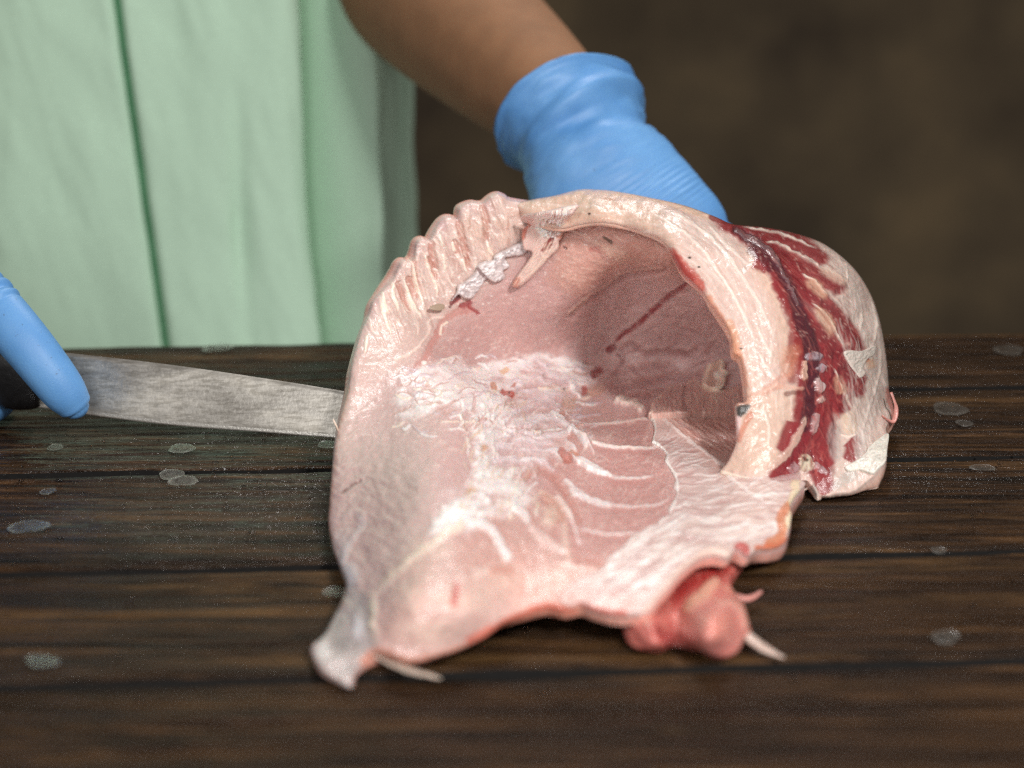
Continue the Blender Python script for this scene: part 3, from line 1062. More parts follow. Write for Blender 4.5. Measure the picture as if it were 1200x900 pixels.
# rib arcs on the right
for p, w in [(z4((40, 190), (110, 270), (200, 285), (350, 288)), (1.5, 2.2, 2.2, 1)), (z4((0, 300), (60, 340), (110, 370), (220, 392), (320, 383), (335, 375)), (4, 4, 3, 1.6)), (z4((0, 390), (60, 440), (110, 465), (220, 490), (340, 482), (395, 450)), (3.5, 3.2, 2.5, 1.2)), (z4((60, 570), (120, 582), (200, 588), (280, 580)), (2, 2, 1.5)),
             (zD((640, 430), (800, 465), (900, 455), (1030, 455)), (1.5, 2.5, 3, 1.5)), (zD((800, 590), (880, 620), (1000, 630), (1200, 628)), (2, 3, 2, 1.5)), (zD((960, 845), (1080, 845), (1200, 840)), (2, 2.4, 2)), (z4((10, 490), (40, 560), (60, 640)), (6, 5, 2))]:
    I.stroke(p, np.asarray(w) * .6, (252, 240, 236), .85, 1.5, {'c': 1.2}, .0002, (.05, .12))
    I.stroke([(x, y + 4) for x, y in p], 3, (224, 156, 148), .35, 4, {'c': 1.5}, -.0002)  # darker stroke below each arc, painted as its shadow
for p in [zE((100, 700), (250, 690), (480, 660)), zE((0, 800), (120, 840), (340, 870), (520, 860))]:
    I.stroke(p, 1.8, (252, 232, 222), .8, 1.4, {'c': 2}, .0006)
# lower fan: strands falling from the web toward the front
for p, w, c, o in [([(545, 614), (510, 634), (480, 660), (455, 680), (438, 698)], (9, 6, 5, 6), (246, 224, 204), .85), (z3((660, 600), (710, 630), (750, 690), (790, 770)), (9, 8, 7, 8), WHITE, .85), (z3((800, 540), (850, 580), (866, 620)), (8, 7, 2), WHITE, .8),
                   (z3((900, 490), (960, 520), (1000, 600), (1020, 760)), (5, 6, 5, 6), (246, 214, 198), .7), (z3((870, 620), (940, 680), (1010, 720)), 7, (250, 226, 218), .6), (z3((740, 790), (690, 800), (640, 830)), (6, 8, 4), (248, 222, 210), .6), (z3((1000, 440), (1060, 500), (1200, 540)), (4, 4, 3), WHITE, .85),
                   (z3((980, 500), (1020, 570), (1050, 610)), (4, 4, 2), (252, 236, 226), .7), (z3((960, 810), (1020, 770), (1160, 790), (1200, 780)), (8, 6, 6), (250, 216, 204), .6), (z3((120, 780), (170, 690), (210, 600), (190, 560)), (7, 6, 4, 2), (222, 212, 216), .55), ([(398, 610), (418, 598), (428, 606)], 2, (236, 214, 206), .5)]:
    I.stroke(p, np.asarray(w) * .75, c, o * .9, 4, {'b': 4, 'c': 1.5}, .0006, (.05, .15))
I.stroke(z3((860, 430), (930, 410), (1000, 470), (1060, 600)), 6, (214, 132, 116), .5, 5, {'b': 5}, -.001)
I.stroke(z3((930, 510), (960, 540), (985, 590)), 8, (216, 138, 112), .55, 5, {'b': 3}, -.001)
I.blob(645, 605, 9, 13, (244, 216, 196), .7, .5, {'c': 3}, .0014)
I.stroke(z3((720, 800), (790, 795)), 6, (220, 140, 122), .6, 4, {'c': 3})
I.stroke(z3((1050, 760), (1160, 775)), 6, (224, 150, 136), .5, 5, {'c': 3})
for x, y, rx, ry in [(510, 645, 22, 10), (545, 700, 26, 14), (480, 705, 22, 12), (590, 680, 20, 12), (500, 740, 30, 10)]:
    I.blob(x, y, rx, ry, (246, 216, 198), .4, 1, {'b': 10})
# blood
for p, w, c, o in [(zE((190, 200), (225, 165), (255, 140)), (7, 6, 3), (150, 26, 42), .95), ([(719, 404), (726, 396), (733, 391), (747, 380), (757, 371), (772, 358), (788, 345), (812, 327)], (3, 4, 5, 4.5, 5, 4, 4, 3), (164, 34, 46), .92), (zE((70, 370), (115, 340), (165, 310)), (5, 7, 4), (176, 50, 48), .9), (zE((10, 470), (60, 460)), (8, 5), (178, 60, 54), .8),
                   (zD((160, 225), (205, 250), (268, 262)), (5, 6, 3), (204, 74, 50), .9), (zD((80, 205), (130, 195)), 7, (234, 160, 120), .8), (zD((235, 190), (262, 205)), 5, (226, 120, 84), .8), (zD((170, 75), (200, 115)), 8, (240, 190, 140), .7),
                   (zD((560, 640), (600, 660), (650, 740)), (5, 9, 8), (206, 100, 78), .8), (zD((630, 540), (680, 580), (740, 650)), (7, 6, 6), (206, 124, 108), .7), (zD((640, 660), (720, 690)), 5, (224, 140, 106), .7), (zD((570, 380), (610, 400)), 6, (208, 128, 104), .7),
                   (zD((590, 310), (690, 330)), 14, (232, 190, 164), .6), (zD((820, 190), (850, 260)), 16, (230, 178, 152), .6), ([(537, 680), (534, 697), (530, 713)], (4, 6, 5), (214, 100, 92), .8), (zD((20, 630), (60, 640)), 7, (244, 204, 176), .7), (z3((620, 490), (660, 480)), 6, (234, 190, 150), .7),
                   (z3((680, 320), (710, 315)), 5, (236, 186, 150), .7), (z3((130, 500), (170, 465), (215, 440)), (1.5, 2.5, 2), (140, 92, 88), .7), (zB((650, 440), (720, 430), (790, 460)), (2, 7, 3), (204, 96, 88), .55), (zB((480, 410), (505, 430)), 1.6, (120, 72, 62), .9), (zB((755, 350), (830, 385)), 2.6, (104, 74, 50), .9),
                   (zE((255, 205), (290, 260)), 1.4, (122, 60, 56), .8), (zD((600, 215), (615, 222)), 2, (70, 30, 26), .9), (zD((445, 122), (453, 127)), 2.4, (40, 18, 18), .95), (zD((215, 240), (225, 246)), 2, (60, 10, 10), .9), (z3((525, 300), (560, 330)), 2, (232, 180, 166), .4)]:
    I.stroke(p, w, c, o, max(1.2, np.max(w) * .3), {'c': 2}, -.0004, (.08, .12))
# white nerve of tissue left of the fold, sheen lines painted into the deep hollow
I.stroke(zE((215, 545), (330, 545), (400, 580), (440, 620)), (2, 8, 7, 5), (252, 236, 222), .9, 2, {'c': 3}, .0022, (.15, .1))
for p, w, o in [(zE((320, 300), (500, 270), (620, 265)), 1.6, .5), (zE((330, 410), (520, 370), (660, 345), (780, 350)), 2.2, .7), (zE((330, 500), (480, 475), (600, 460)), 1.6, .6), (zE((450, 180), (600, 170), (720, 190)), 1.4, .4), (zE((230, 350), (270, 280), (300, 230)), 1.6, .5), (zE((300, 150), (360, 110), (410, 160)), 3, .4), (zE((700, 170), (760, 190), (800, 150)), 4, .5), (zE((780, 350), (860, 320)), 1.8, .5),
                (zE((880, 190), (920, 120)), 1.6, .4), (zE((210, 420), (260, 400), (300, 440), (260, 470), (215, 430)), 1.4, .6)]:
    I.stroke(p, w, (234, 186, 174), o, 1.6, {'c': 2}, .0007)
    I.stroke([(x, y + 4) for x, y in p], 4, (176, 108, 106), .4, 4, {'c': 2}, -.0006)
DEEP = [(690, 400), (740, 345), (800, 330), (850, 380), (868, 450), (800, 470), (720, 470), (680, 440)]
fibres(I, DEEP, 130, lambda p: -.1 + .5 * math.sin(p[0] / 23), .4, 24, 1.1, (246, 214, 206), .45, 101, .0003, .2)  # pale strokes painting the sheen of the wet film in the hollow
fibres(I, DEEP, 70, -.2, .5, 22, 1.3, (176, 112, 112), .4, 102, -.0004, .2)
for k in range(150):
    I.blob(690 + 170 * r_.random(), 335 + 140 * r_.random(), .8 + r_.random(), .7, (255, 236, 230), .5, .7, None, .0004)  # white sparkle dots painted inside the hollow
fibres(I, [(650, 300), (740, 270), (800, 300), (720, 315), (660, 350)], 60, .5, .4, 22, 1.0, (250, 214, 196), .4, 103, .0003, .2)
# crease where the roof of the hollow turns, and its pale lip
I.stroke(zB((520, 890), (640, 780), (740, 720), (860, 630), (900, 605), (960, 600), (1080, 575), (1190, 570)), 1.8, (250, 210, 190), .75, 1.8, {'c': 2.5}, .0016)
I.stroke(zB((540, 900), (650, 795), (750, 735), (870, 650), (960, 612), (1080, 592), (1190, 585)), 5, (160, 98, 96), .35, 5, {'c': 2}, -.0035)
for p in [zB((490, 285), (560, 300), (660, 360), (760, 420), (820, 480)), zB((700, 370), (800, 430), (880, 490), (910, 490)), zB((660, 780), (600, 850), (560, 890)), zB((830, 430), (900, 460))]:
    I.stroke(p, 2, (246, 206, 186), .5, 2, {'c': 2}, .0007)
I.stroke(zB((800, 440), (860, 450), (890, 480)), 12, (244, 202, 180), .4, 5, {'c': 3}, .0012)
# edges: orange-pink cut rim in front, pale rim on the left
I.stroke(front, 6, (230, 146, 116), .7, 5, {'c': 2})
I.stroke(z5((700, 500), (840, 432), (930, 392), (1000, 370), (1070, 382), (1130, 395)), 5, (224, 104, 80), .75, 4, {'c': 2})
I.stroke([(388, 640), (386, 600), (389, 560), (393, 520), (399, 490), (408, 455)], 3, (206, 150, 132), .6, 3, {'c': 2})
I.stroke([(392, 505), (389, 530), (385, 560)], 4, (120, 124, 128), .6, 3, {'c': 2})
I.C = I.C * .96 + .04 * lin((246, 238, 237))
rnd = 5 + 9 * np.exp(-((I.X - 400) / 60) ** 2) * (I.Y < 720) + 5 * np.exp(-((I.Y - 240) / 40) ** 2)
rnd = np.where((I.X > 600) & (I.Y > 560), 4.0, rnd)
fth = np.where((I.X > 540) & (I.Y > 640), .0045, .010)
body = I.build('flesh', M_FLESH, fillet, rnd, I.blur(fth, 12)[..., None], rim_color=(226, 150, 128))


def overlay(name, outline, color, lift, mat=M_SKIN_FILM, thick=.0012, rnd=2.5, res=.8, dt=0.0, paint=None, parent=fillet, src=None):
    """a separate piece of membrane or muscle lying over the flesh"""
    S = Sheet(outline, None, 3, res, 1.6)
    src = src or INNER
    S.f = (lambda x, y: src.f(x, y) + dt) if not callable(dt) else (lambda x, y: src.f(x, y) + dt(x, y))
    S.t = S.f(S.X, S.Y)
    S.base(color)
    if paint:
        paint(S)
    return S.build(name, mat, parent, rnd, thick, lift)


# silver skin over the belly flap
def p_silver(S):
    S.modulate(.05, 40, 20, 5)
    S.fill([(760, 620), (830, 600), (930, 580), (925, 635), (860, 650), (790, 680)], (240, 216, 206), .5, 18, {'b': 8})
    S.fill([(640, 680), (700, 690), (740, 700), (735, 725), (640, 715)], (234, 190, 180), .7, 14, {'b': 8})
    S.fill([(790, 500), (870, 480), (870, 560), (845, 555)], (224, 170, 156), .55, 16, {'b': 6})
    fibres(S, [(770, 500), (850, 560), (935, 570), (915, 630), (840, 640), (760, 690), (700, 710), (690, 690), (780, 600)], 330, lambda p: -.12 + .5 * (p[0] < 800) * -.8, .2, 34, 1.0, (255, 250, 246), .5, 41, .00022, .1)
    fibres(S, [(770, 500), (850, 560), (935, 570), (915, 630), (840, 640), (760, 690), (700, 710), (690, 690), (780, 600)], 190, lambda p: -.12 + .5 * (p[0] < 800) * -.8, .2, 34, 1.2, (208, 160, 156), .55, 42, -.0003, .1)
    fibres(S, zE((560, 680), (840, 655), (1080, 700), (1080, 890), (860, 890), (700, 770)), 110, .55, .15, 26, 1.1, (204, 140, 128), .6, 43, -.0004, .1)
    fibres(S, zE((560, 680), (840, 655), (1080, 700), (1080, 890), (860, 890), (700, 770)), 60, .55, .15, 26, .9, (244, 204, 190), .6, 44, .0003, .1)
    S.H += .0006 * S.W['a'][0] + .0005 * S.W['b'][1] + .0003 * fbm(S.X / 40, S.Y / 4, 4, 3)
    S.stroke(z6((948, 18), (940, 90), (920, 130), (925, 175), (900, 220)), 6, (250, 228, 190), .8, 4, {'c': 2}, .001)
    S.stroke(z6((905, 140), (880, 180), (880, 260), (820, 300)), 7, (230, 140, 96), .85, 3, {'c': 2})
    S.stroke(z6((900, 285), (850, 312), (780, 318)), 5, (228, 122, 84), .9, 3, {'c': 2})
    S.stroke(z6((650, 352), (590, 338), (530, 352), (430, 432), (350, 522), (290, 592)), 4, (242, 210, 194), .6, 4, {'c': 2}, .0008)
    S.stroke(z6((690, 310), (720, 320), (715, 360)), 6, (206, 60, 56), .8, 3, {'c': 2})
    S.stroke(z6((200, 606), (130, 602), (60, 585), (0, 570)), 4, (226, 106, 88), .8, 3, {'c': 2})
    for p in [z4((350, 190), (450, 270), (560, 350)), z4((555, 370), (640, 440), (700, 470)), z6((100, 380), (250, 300), (420, 200)), z6((300, 480), (380, 400), (480, 330))]:
        S.stroke(p, 2, (255, 252, 248), .5, 2, {'c': 2}, .0005)
    for p in zE((600, 800), (640, 820), (670, 810), (620, 770)):
        S.blob(p[0], p[1], 1.2, 1, (200, 150, 140), .7)
    S.stroke(zE((490, 662), (515, 700), (522, 760), (507, 840), (540, 875)), 2.5, (255, 250, 242), .95, 1.2, {'c': 1}, .0006)
    S.stroke(z4((315, 270), (360, 310), (366, 345), (396, 400), (398, 450), (372, 520), (330, 560), (270, 590), (210, 640), (160, 680)), 2.4, (255, 246, 240), .9, 1.4, {'c': 1.5}, .0006)


sil_edge = zE((490, 662), (512, 700), (522, 760), (505, 840)) + z4((316, 272), (345, 290), (362, 312), (358, 335), (375, 360), (396, 402), (388, 425), (400, 452), (372, 505), (376, 525), (340, 545), (330, 562), (300, 570), (270, 592), (235, 610), (210, 642), (160, 680)) + [(706, 668), (690, 676), (672, 684), (655, 700), (664, 712)]
overlay('silver_skin', sil_edge + [(680, 710)] + list(reversed([p for p in flap_edge])) + [(900, 560), (885, 500), (870, 478)] + zE((1000, 650), (840, 652), (720, 648), (600, 656)), SILV, .0011, thick=.0016, rnd=2.5, paint=p_silver)


def p_fold(S):
    S.modulate(.06, 20, 12, 8)
    fibres(S, S.o[::6], 170, 1.45, .2, 12, 1.0, (204, 150, 140), .4, 51, -.0003)
    fibres(S, S.o[::6], 110, 1.45, .2, 12, .8, (248, 216, 200), .55, 52, .0004)
    S.stroke(zE((560, 540), (645, 460), (740, 455), (812, 415), (850, 440), (885, 492), (1000, 495), (1100, 450)), 3, (252, 224, 204), .8, 2, {'c': 1.5}, .0008)
    S.stroke(zE((735, 460), (728, 560), (735, 640)), 2, (160, 96, 84), .6, 2, {'c': 1}, -.001)
    S.stroke(zE((500, 662), (505, 600), (560, 535)), 2, (250, 226, 208), .7, 2, {'c': 1.5}, .0006)


overlay('membrane_fold', zE((488, 664), (500, 625), (505, 590), (560, 535), (600, 500), (640, 462), (690, 470), (740, 452), (812, 414), (850, 440), (885, 492), (1000, 500), (1200, 440), (1200, 560), (1080, 640), (900, 655), (840, 652), (700, 656), (600, 664)), (230, 188, 176), .003,
        M_FLESH, .004, 5, .7, lambda x, y: -.012 * np.clip((y - 450) / 35, 0, 1) * 0 - .006, p_fold)


def p_nub(S):
    S.modulate(.08, 8, 14, 6)
    S.stroke(zE((930, 450), (950, 370), (980, 280)), 5, (206, 158, 140), .6, 4, {'c': 2}, -.001)
    S.blob(*zE((975, 385))[0], 4, 5, (255, 250, 240), .9, .6, None, .001)


overlay('torn_membrane', zE((862, 440), (905, 330), (930, 285), (985, 260), (1005, 243), (1020, 268), (1022, 325), (1046, 348), (1030, 370), (1010, 440), (960, 482), (900, 470)), (248, 226, 206), .003, M_FLESH, .0025, 4, .5, -.014, p_nub)


def p_tongue(S):
    S.modulate(.08, 12, 8, 7, -.8)
    S.fill(zB((280, 200), (430, 165), (570, 125), (500, 230), (470, 320), (420, 300), (330, 350)), (255, 244, 236), .85, 5, {'c': 3}, .0008)
    S.stroke(zB((340, 440), (380, 390), (400, 360)), (2, 6, 3), (150, 20, 30), .95, 2, {'c': 1}, -.0012)
    S.stroke(zB((195, 350), (205, 290), (235, 255)), 4, (214, 110, 84), .8, 2, {'c': 1.5}, -.001)
    S.stroke(zB((440, 290), (460, 330)), 5, (226, 130, 96), .7, 3, {'c': 2})
    S.stroke(zB((140, 690), (150, 650)), 6, (216, 128, 100), .7, 4, {'c': 2})
    fibres(S, zB((300, 220), (430, 170), (540, 150), (470, 320), (400, 370), (330, 340)), 60, 2.2, .5, 8, 1.0, (214, 168, 156), .7, 61, -.0006)
    fibres(S, zB((300, 220), (430, 170), (540, 150), (470, 320), (400, 370), (330, 340)), 50, 2.2, .5, 8, 1.0, (255, 252, 250), .8, 62, .0008)
    fibres(S, zB((250, 260), (330, 360), (200, 570), (135, 680), (310, 570), (440, 420)), 50, 2.25, .15, 18, 1.0, (250, 222, 204), .5, 63, .0004)


overlay('torn_muscle_strip', zB((205, 430), (190, 350), (200, 290), (240, 248), (190, 225), (200, 190), (300, 178), (420, 150), (560, 122), (590, 135), (520, 210), (488, 280), (470, 350), (450, 372), (445, 430), (390, 480), (310, 572), (240, 640), (175, 690), (132, 695), (128, 660), (200, 560), (260, 470), (250, 440)), (234, 200, 190), .001, M_FLESH, .0014, 3, .6, lambda x, y: -.006 - .021 * np.clip((264 - y) / 16, 0, 1) * np.clip((x - 600) / 30, 0, 1), p_tongue)


def p_memb(S):
    fibres(S, S.o[::5], 120, -.6, .5, 9, 1.2, (186, 172, 174), .5, 71, -.0004)
    fibres(S, S.o[::5], 90, -.6, .5, 9, 1.2, (250, 244, 244), .7, 72, .0005)
    S.stroke(zA((835, 570), (870, 610), (905, 640)), 2, (120, 70, 66), .7, 1.5, {'c': 1}, -.001)


overlay('silver_membrane', zA((700, 690), (740, 670), (800, 620), (830, 580), (840, 545), (885, 520), (945, 512), (960, 478), (1040, 435), (1110, 400), (1155, 385), (1192, 430), (1150, 470), (1080, 478), (1030, 495), (1062, 550), (1015, 582), (1028, 630), (960, 662), (900, 640), (860, 690), (800, 770), (750, 775), (700, 750), (650, 800), (690, 740)), (226, 212, 210), .0008, M_SKIN_FILM, .0014, 3, .6, -.003, p_memb)

# red collar meat hanging under the front of the flap
LUMP = Sheet(z6((690, 300), (735, 305), (722, 360), (692, 392), (662, 440), (670, 490), (718, 555), (740, 630), (752, 690), (722, 712), (690, 772), (630, 796), (560, 776), (480, 722), (425, 676), (380, 722), (320, 746), (250, 750), (205, 716), (180, 620), (190, 560)) + [(760, 672), (800, 640), (840, 625)], [
    (840, 768, 'z', .004), (750, 757, 'z', .004), (810, 745, 'z', .009), (800, 690, 'z', .009), (835, 730, 'z', .017), (825, 745, 'z', .014), (860, 735, 'z', .010), (862, 660, 'z', .006), (770, 690, 'z', .006), (850, 632, 'z', .004), (738, 715, 'z', .006), (765, 735, 'z', .012), (805, 640, 'z', .002), (830, 690, 'z', .012), (795, 725, 'z', .006)], res=.9)
L = LUMP
L.base((220, 122, 112))
L.fill(z6((540, 360), (660, 350), (640, 450), (560, 470), (470, 520), (420, 560), (400, 480)), (192, 50, 50), .85, 14, {'b': 8})
L.fill(z6((430, 600), (540, 560), (700, 560), (740, 660), (690, 760), (600, 780), (480, 700)), (228, 146, 136), .9, 12, {'b': 6}, .0012)
L.fill(z6((190, 610), (260, 590), (330, 650), (320, 730), (250, 740)), (232, 132, 124), .8, 10, {'b': 6})
L.fill(z6((330, 640), (420, 640), (420, 690), (360, 720)), (150, 36, 40), .85, 9, {'b': 4}, -.002)
L.stroke(z6((480, 580), (520, 540), (560, 480), (590, 460)), (7, 9, 7), (248, 190, 160), .8, 7, {'b': 4}, .001)
L.stroke(z6((600, 540), (690, 580), (720, 660)), 4, (250, 190, 172), .6, 5, {'b': 4}, .0008)
L.stroke(z6((640, 480), (690, 520), (735, 620), (745, 690), (690, 765)), 4, (244, 170, 148), .6, 4, {'c': 2})
L.blob(*z6((290, 630))[0], 5, 5, (248, 196, 180), .7, .7)
L.blob(*z6((600, 650))[0], 14, 12, (240, 160, 142), .6, .8, {'c': 3})
L.modulate(.1, 18, 10, 9, .6)
fibres(L, L.o[::6], 160, .9, .5, 14, 1.2, (246, 170, 150), .4, 81, .0003)
L.H += .0008 * L.W['b'][0]
L.build('collar_meat', M_MEAT, fillet, 9, .006)

# the side wall that curls over: pale band, dark red muscle, pale back
hood_out = [(604, 240), (622, 234), (650, 229), (678, 222), (700, 222), (722, 224), (760, 231), (800, 240), (836, 253), (856, 262), (870, 264), (900, 267), (930, 273), (955, 281), (972, 290), (990, 304), (1006, 321), (1020, 344), (1029, 368), (1036, 400), (1040, 430), (1042, 458)] \
    + zC((912, 270), (930, 330), (942, 400), (932, 432), (905, 436), (892, 470), (906, 500), (898, 570), (888, 640), (855, 680), (830, 712), (790, 745), (745, 782), (700, 803), (640, 808), (590, 818), (545, 818), (535, 842), (515, 805), (490, 760), (470, 735), (430, 748), (390, 770), (330, 780), (250, 778), (150, 756), (80, 722), (15, 695)) \
    + zC((60, 630), (100, 540), (103, 450), (100, 350), (108, 325), (148, 315), (150, 260), (142, 180), (122, 90), (85, 60)) + zG((135, 780), (95, 700), (40, 620), (5, 575), (-35, 510)) + [(812, 332), (800, 322), (790, 305), (778, 285), (753, 273), (727, 265), (693, 262), (662, 268), (640, 266), (618, 256)]
HOOD = Sheet(hood_out, [
    (610, 246, 'y', .868), (640, 258, 'y', .858), (662, 265, 'y', .851), (730, 262, 'y', .838), (780, 285, 'y', .815), (805, 325, 'y', .802), (838, 370, 'y', .786), (866, 420, 'y', .772), (873, 460, 'y', .762), (863, 505, 'y', .752), (845, 553, 'z', .011),
    (700, 240, 'y', .852), (800, 258, 'y', .832), (850, 300, 'y', .812), (880, 350, 'y', .792), (905, 410, 'y', .776), (915, 470, 'y', .762), (905, 530, 'y', .744), (890, 572, 'z', .008), (930, 565, 'z', .006),
    (700, 222, 'y', .872), (856, 262, 'y', .852), (900, 285, 'y', .836), (940, 330, 'y', .815), (960, 400, 'y', .797), (965, 470, 'y', .779), (960, 540, 'y', .757), (900, 267, 'y', .862), (955, 281, 'y', .868), (1000, 330, 'y', .848), (1010, 400, 'y', .824), (1015, 460, 'y', .805), (1010, 520, 'y', .78),
    (1020, 344, 'y', .866), (1040, 430, 'y', .85), (1045, 490, 'y', .825), (1038, 540, 'z', .012), (1010, 572, 'z', .004), (975, 579, 'z', .003), (955, 583, 'z', .002)])
Hd = HOOD
Hd.base((232, 202, 190))
Hd.fill([(600, 225), (680, 215), (720, 225), (760, 240), (790, 290), (720, 270), (640, 270)], (236, 198, 174), .8, 18, {'b': 8})
Hd.fill([(800, 318), (835, 360), (870, 420), (885, 470), (860, 470), (840, 380)], (238, 186, 156), .6, 14, {'b': 5})
Hd.fill([(960, 285), (1000, 310), (1045, 420), (1050, 500), (1000, 580), (960, 560), (990, 470), (975, 380), (940, 310)], (226, 202, 190), .9, 16, {'b': 8})
Hd.fill(zC((120, 340), (330, 250), (440, 260), (430, 400), (330, 640), (100, 700), (20, 690), (110, 540)), (232, 198, 178), .8, 8, {'c': 3})
Hd.fill(zG((230, 260), (330, 370), (400, 480), (440, 600), (480, 760), (470, 900), (400, 900), (420, 760), (380, 560), (280, 400)), (236, 192, 162), .55, 14, {'b': 5})
Hd.modulate(.05, 60, 30, 12, 1.0)


def band(p):
    """direction along the pale band"""
    if p[0] < 760:
        return .12
    return .12 + min(1.45, (p[0] - 760) / 110 * 1.1)


BAND = [(640, 240), (720, 230), (800, 245), (850, 275), (890, 340), (925, 420), (930, 480), (890, 480), (875, 440), (840, 360), (795, 300), (720, 262)]
fibres(Hd, BAND, 220, band, .1, 42, 1.3, (246, 228, 218), .26, 91, .00012, .06)
fibres(Hd, BAND, 80, band, .1, 44, 1.4, (224, 184, 170), .25, 92, -.0001, .06)
for p in [[(790, 248), (840, 285), (880, 340), (910, 400)], [(760, 246), (815, 285), (855, 340), (890, 410)], zG((0, 120), (120, 250), (240, 350)), zG((60, 400), (160, 550), (240, 700)), zG((280, 700), (340, 830), (380, 900)), zG((440, 600), (470, 680)), zC((220, 60), (290, 190)), zC((240, 320), (275, 450), (270, 560)), zC((400, 60), (360, 170))]:
    Hd.stroke(p, 1.8, (250, 236, 224), .5, 1.8, {'c': 1}, .0005, (.1, .2))
# dark red muscle: a trunk with slanting bars
DM = (150, 42, 48)
dtex = np.clip(1.0 + .22 * Hd.W['c'][0] + .2 * Hd.W['b'][0], .55, 1)
Hd.stroke(zG((-10, 70), (80, 110), (170, 150), (285, 240), (388, 370), (462, 500), (522, 640), (560, 760), (580, 900)) + zC((480, 120), (480, 260), (460, 400), (420, 560), (360, 680), (330, 740)), (5, 12, 13, 16, 17, 16, 15, 17, 19, 20, 21, 24, 22, 20, 20, 24), DM, .97, 6, {'c': 1.5, 'b': 3}, .0006, (.05, 0), dtex)
bars = [(zG((150, 130), (280, 140), (420, 170), (560, 190), (640, 225)), (10, 9, 8, 5, 3)), (zG((230, 150), (400, 190), (560, 250), (660, 310), (720, 320)), (8, 10, 10, 12, 11)), (zG((300, 235), (400, 290), (520, 350), (640, 420), (740, 470), (815, 505)), (14, 14, 14, 13, 13, 12)),
        (zG((420, 400), (540, 470), (660, 570), (760, 680), (860, 800), (900, 870)), (14, 15, 16, 17, 15, 10)), (zG((520, 620), (620, 740), (720, 820), (800, 900)), (12, 16, 18, 14)), (zC((560, 30), (640, 100), (720, 200), (770, 300)), (16, 16, 14, 8)), (zC((560, 130), (620, 220), (650, 300), (650, 390)), (14, 20, 22, 14)),
        (zC((640, 40), (700, 140), (780, 230)), (8, 12, 10)), (zC((700, 0), (750, 40), (790, 120)), (10, 8, 4)), (zC((520, 330), (560, 420), (560, 560), (560, 680)), (20, 18, 22, 16)), (zC((700, 520), (720, 560), (690, 640)), (12, 11, 9)), (zC((400, 420), (370, 500), (330, 590)), (9, 8, 5)), (zC((520, 660), (560, 740), (600, 800)), (14, 15, 12)),
        (zC((410, 720), (350, 740), (280, 745)), (9, 8, 4)), (zG((270, 330), (330, 360), (360, 400)), (12, 12, 6)), (zG((400, 450), (450, 540)), (8, 8))]
Hd.fill(zG((190, 140), (330, 185), (480, 290), (560, 400), (610, 560), (640, 700), (610, 780), (530, 600), (440, 430), (300, 260)), (148, 42, 50), .8, 6, {'c': 1.2, 'b': 2})
Hd.fill(zC((430, 0), (560, 0), (640, 130), (658, 300), (650, 392), (588, 400), (592, 560), (612, 700), (545, 725), (470, 620), (370, 690), (290, 745), (400, 560), (470, 400), (455, 250), (440, 120)), (146, 40, 50), .88, 6, {'c': 1.2, 'b': 2})
for p, w in bars:
    Hd.stroke(p, np.asarray(w) * 1.1, (154, 46, 52), .93, 6, {'c': 1.0, 'b': 2}, 0, (.03, .1))
for p, w in bars[:9]:
    Hd.stroke([(x + 1, y - 1) for x, y in p], np.asarray(w) * .35, (128, 28, 38), .5, 4, {'c': 3}, 0, (.04, .15))
# red fading into the pale band on its left
Hd.stroke(zG((490, 900), (505, 760), (480, 640), (420, 500)), (8, 7, 6, 5), (150, 46, 48), .8, 6, {'c': 3})
Hd.stroke(zC((440, 20), (420, 120), (400, 200)), (10, 8, 5), (160, 56, 52), .75, 6, {'c': 3})
Hd.stroke(zC((390, 60), (370, 150)), 10, (230, 156, 124), .5, 8, {'c': 3})
# purple core and glassy nerve
Hd.stroke(zG((160, 150), (260, 210), (350, 290), (430, 400), (490, 520), (540, 660), (590, 790), (610, 900)) + zC((500, 60), (500, 200), (490, 330), (455, 460)), (4, 7, 8, 9, 10, 12, 14, 16, 14, 12, 10, 7), (70, 26, 40), .85, 5, {'c': 2}, -.0004)
Hd.stroke(zG((170, 155), (250, 200), (340, 260), (410, 350), (470, 470), (520, 580)), (4, 3.5, 3, 2.5, 2, 1.5), (150, 122, 124), .55, 2, {'c': 2}, .0009)
Hd.stroke(zG((250, 260), (290, 300), (360, 380)), 5, (70, 24, 38), .6, 4, {'c': 2})
for p, w, c in [(zC((460, 90), (500, 80), (560, 90)), (4, 9, 5), (180, 164, 172)), (zC((530, 130), (560, 160)), 7, (180, 164, 172)), (zC((515, 200), (545, 240), (535, 280)), (4, 8, 5), (226, 200, 196)), (zC((535, 290), (550, 325)), (5, 9), (232, 204, 194)), (zC((520, 380), (515, 420), (495, 500)), (5, 8, 4), (212, 170, 168)), (zC((460, 100), (455, 160), (460, 210)), 5, (236, 190, 168)),
                (zC((470, 390), (420, 500), (340, 620), (260, 690)), (3, 5, 5, 2), (226, 188, 172)), (zC((430, 600), (470, 640), (480, 690)), (5, 14, 10), (222, 206, 180)), (zC((380, 650), (420, 690)), 10, (196, 158, 160)), (zC((500, 640), (560, 680), (590, 700)), (3, 4, 2), (190, 160, 162)), (zC((500, 760), (530, 830)), (7, 3), (200, 190, 182))]:
    Hd.stroke(p, w, c, .85, 2.5, {'c': 2}, .0012, (.1, .15))
Hd.stroke(zC((445, 615), (470, 630)), 2.4, (60, 50, 30), .9, 1, {'c': 1})
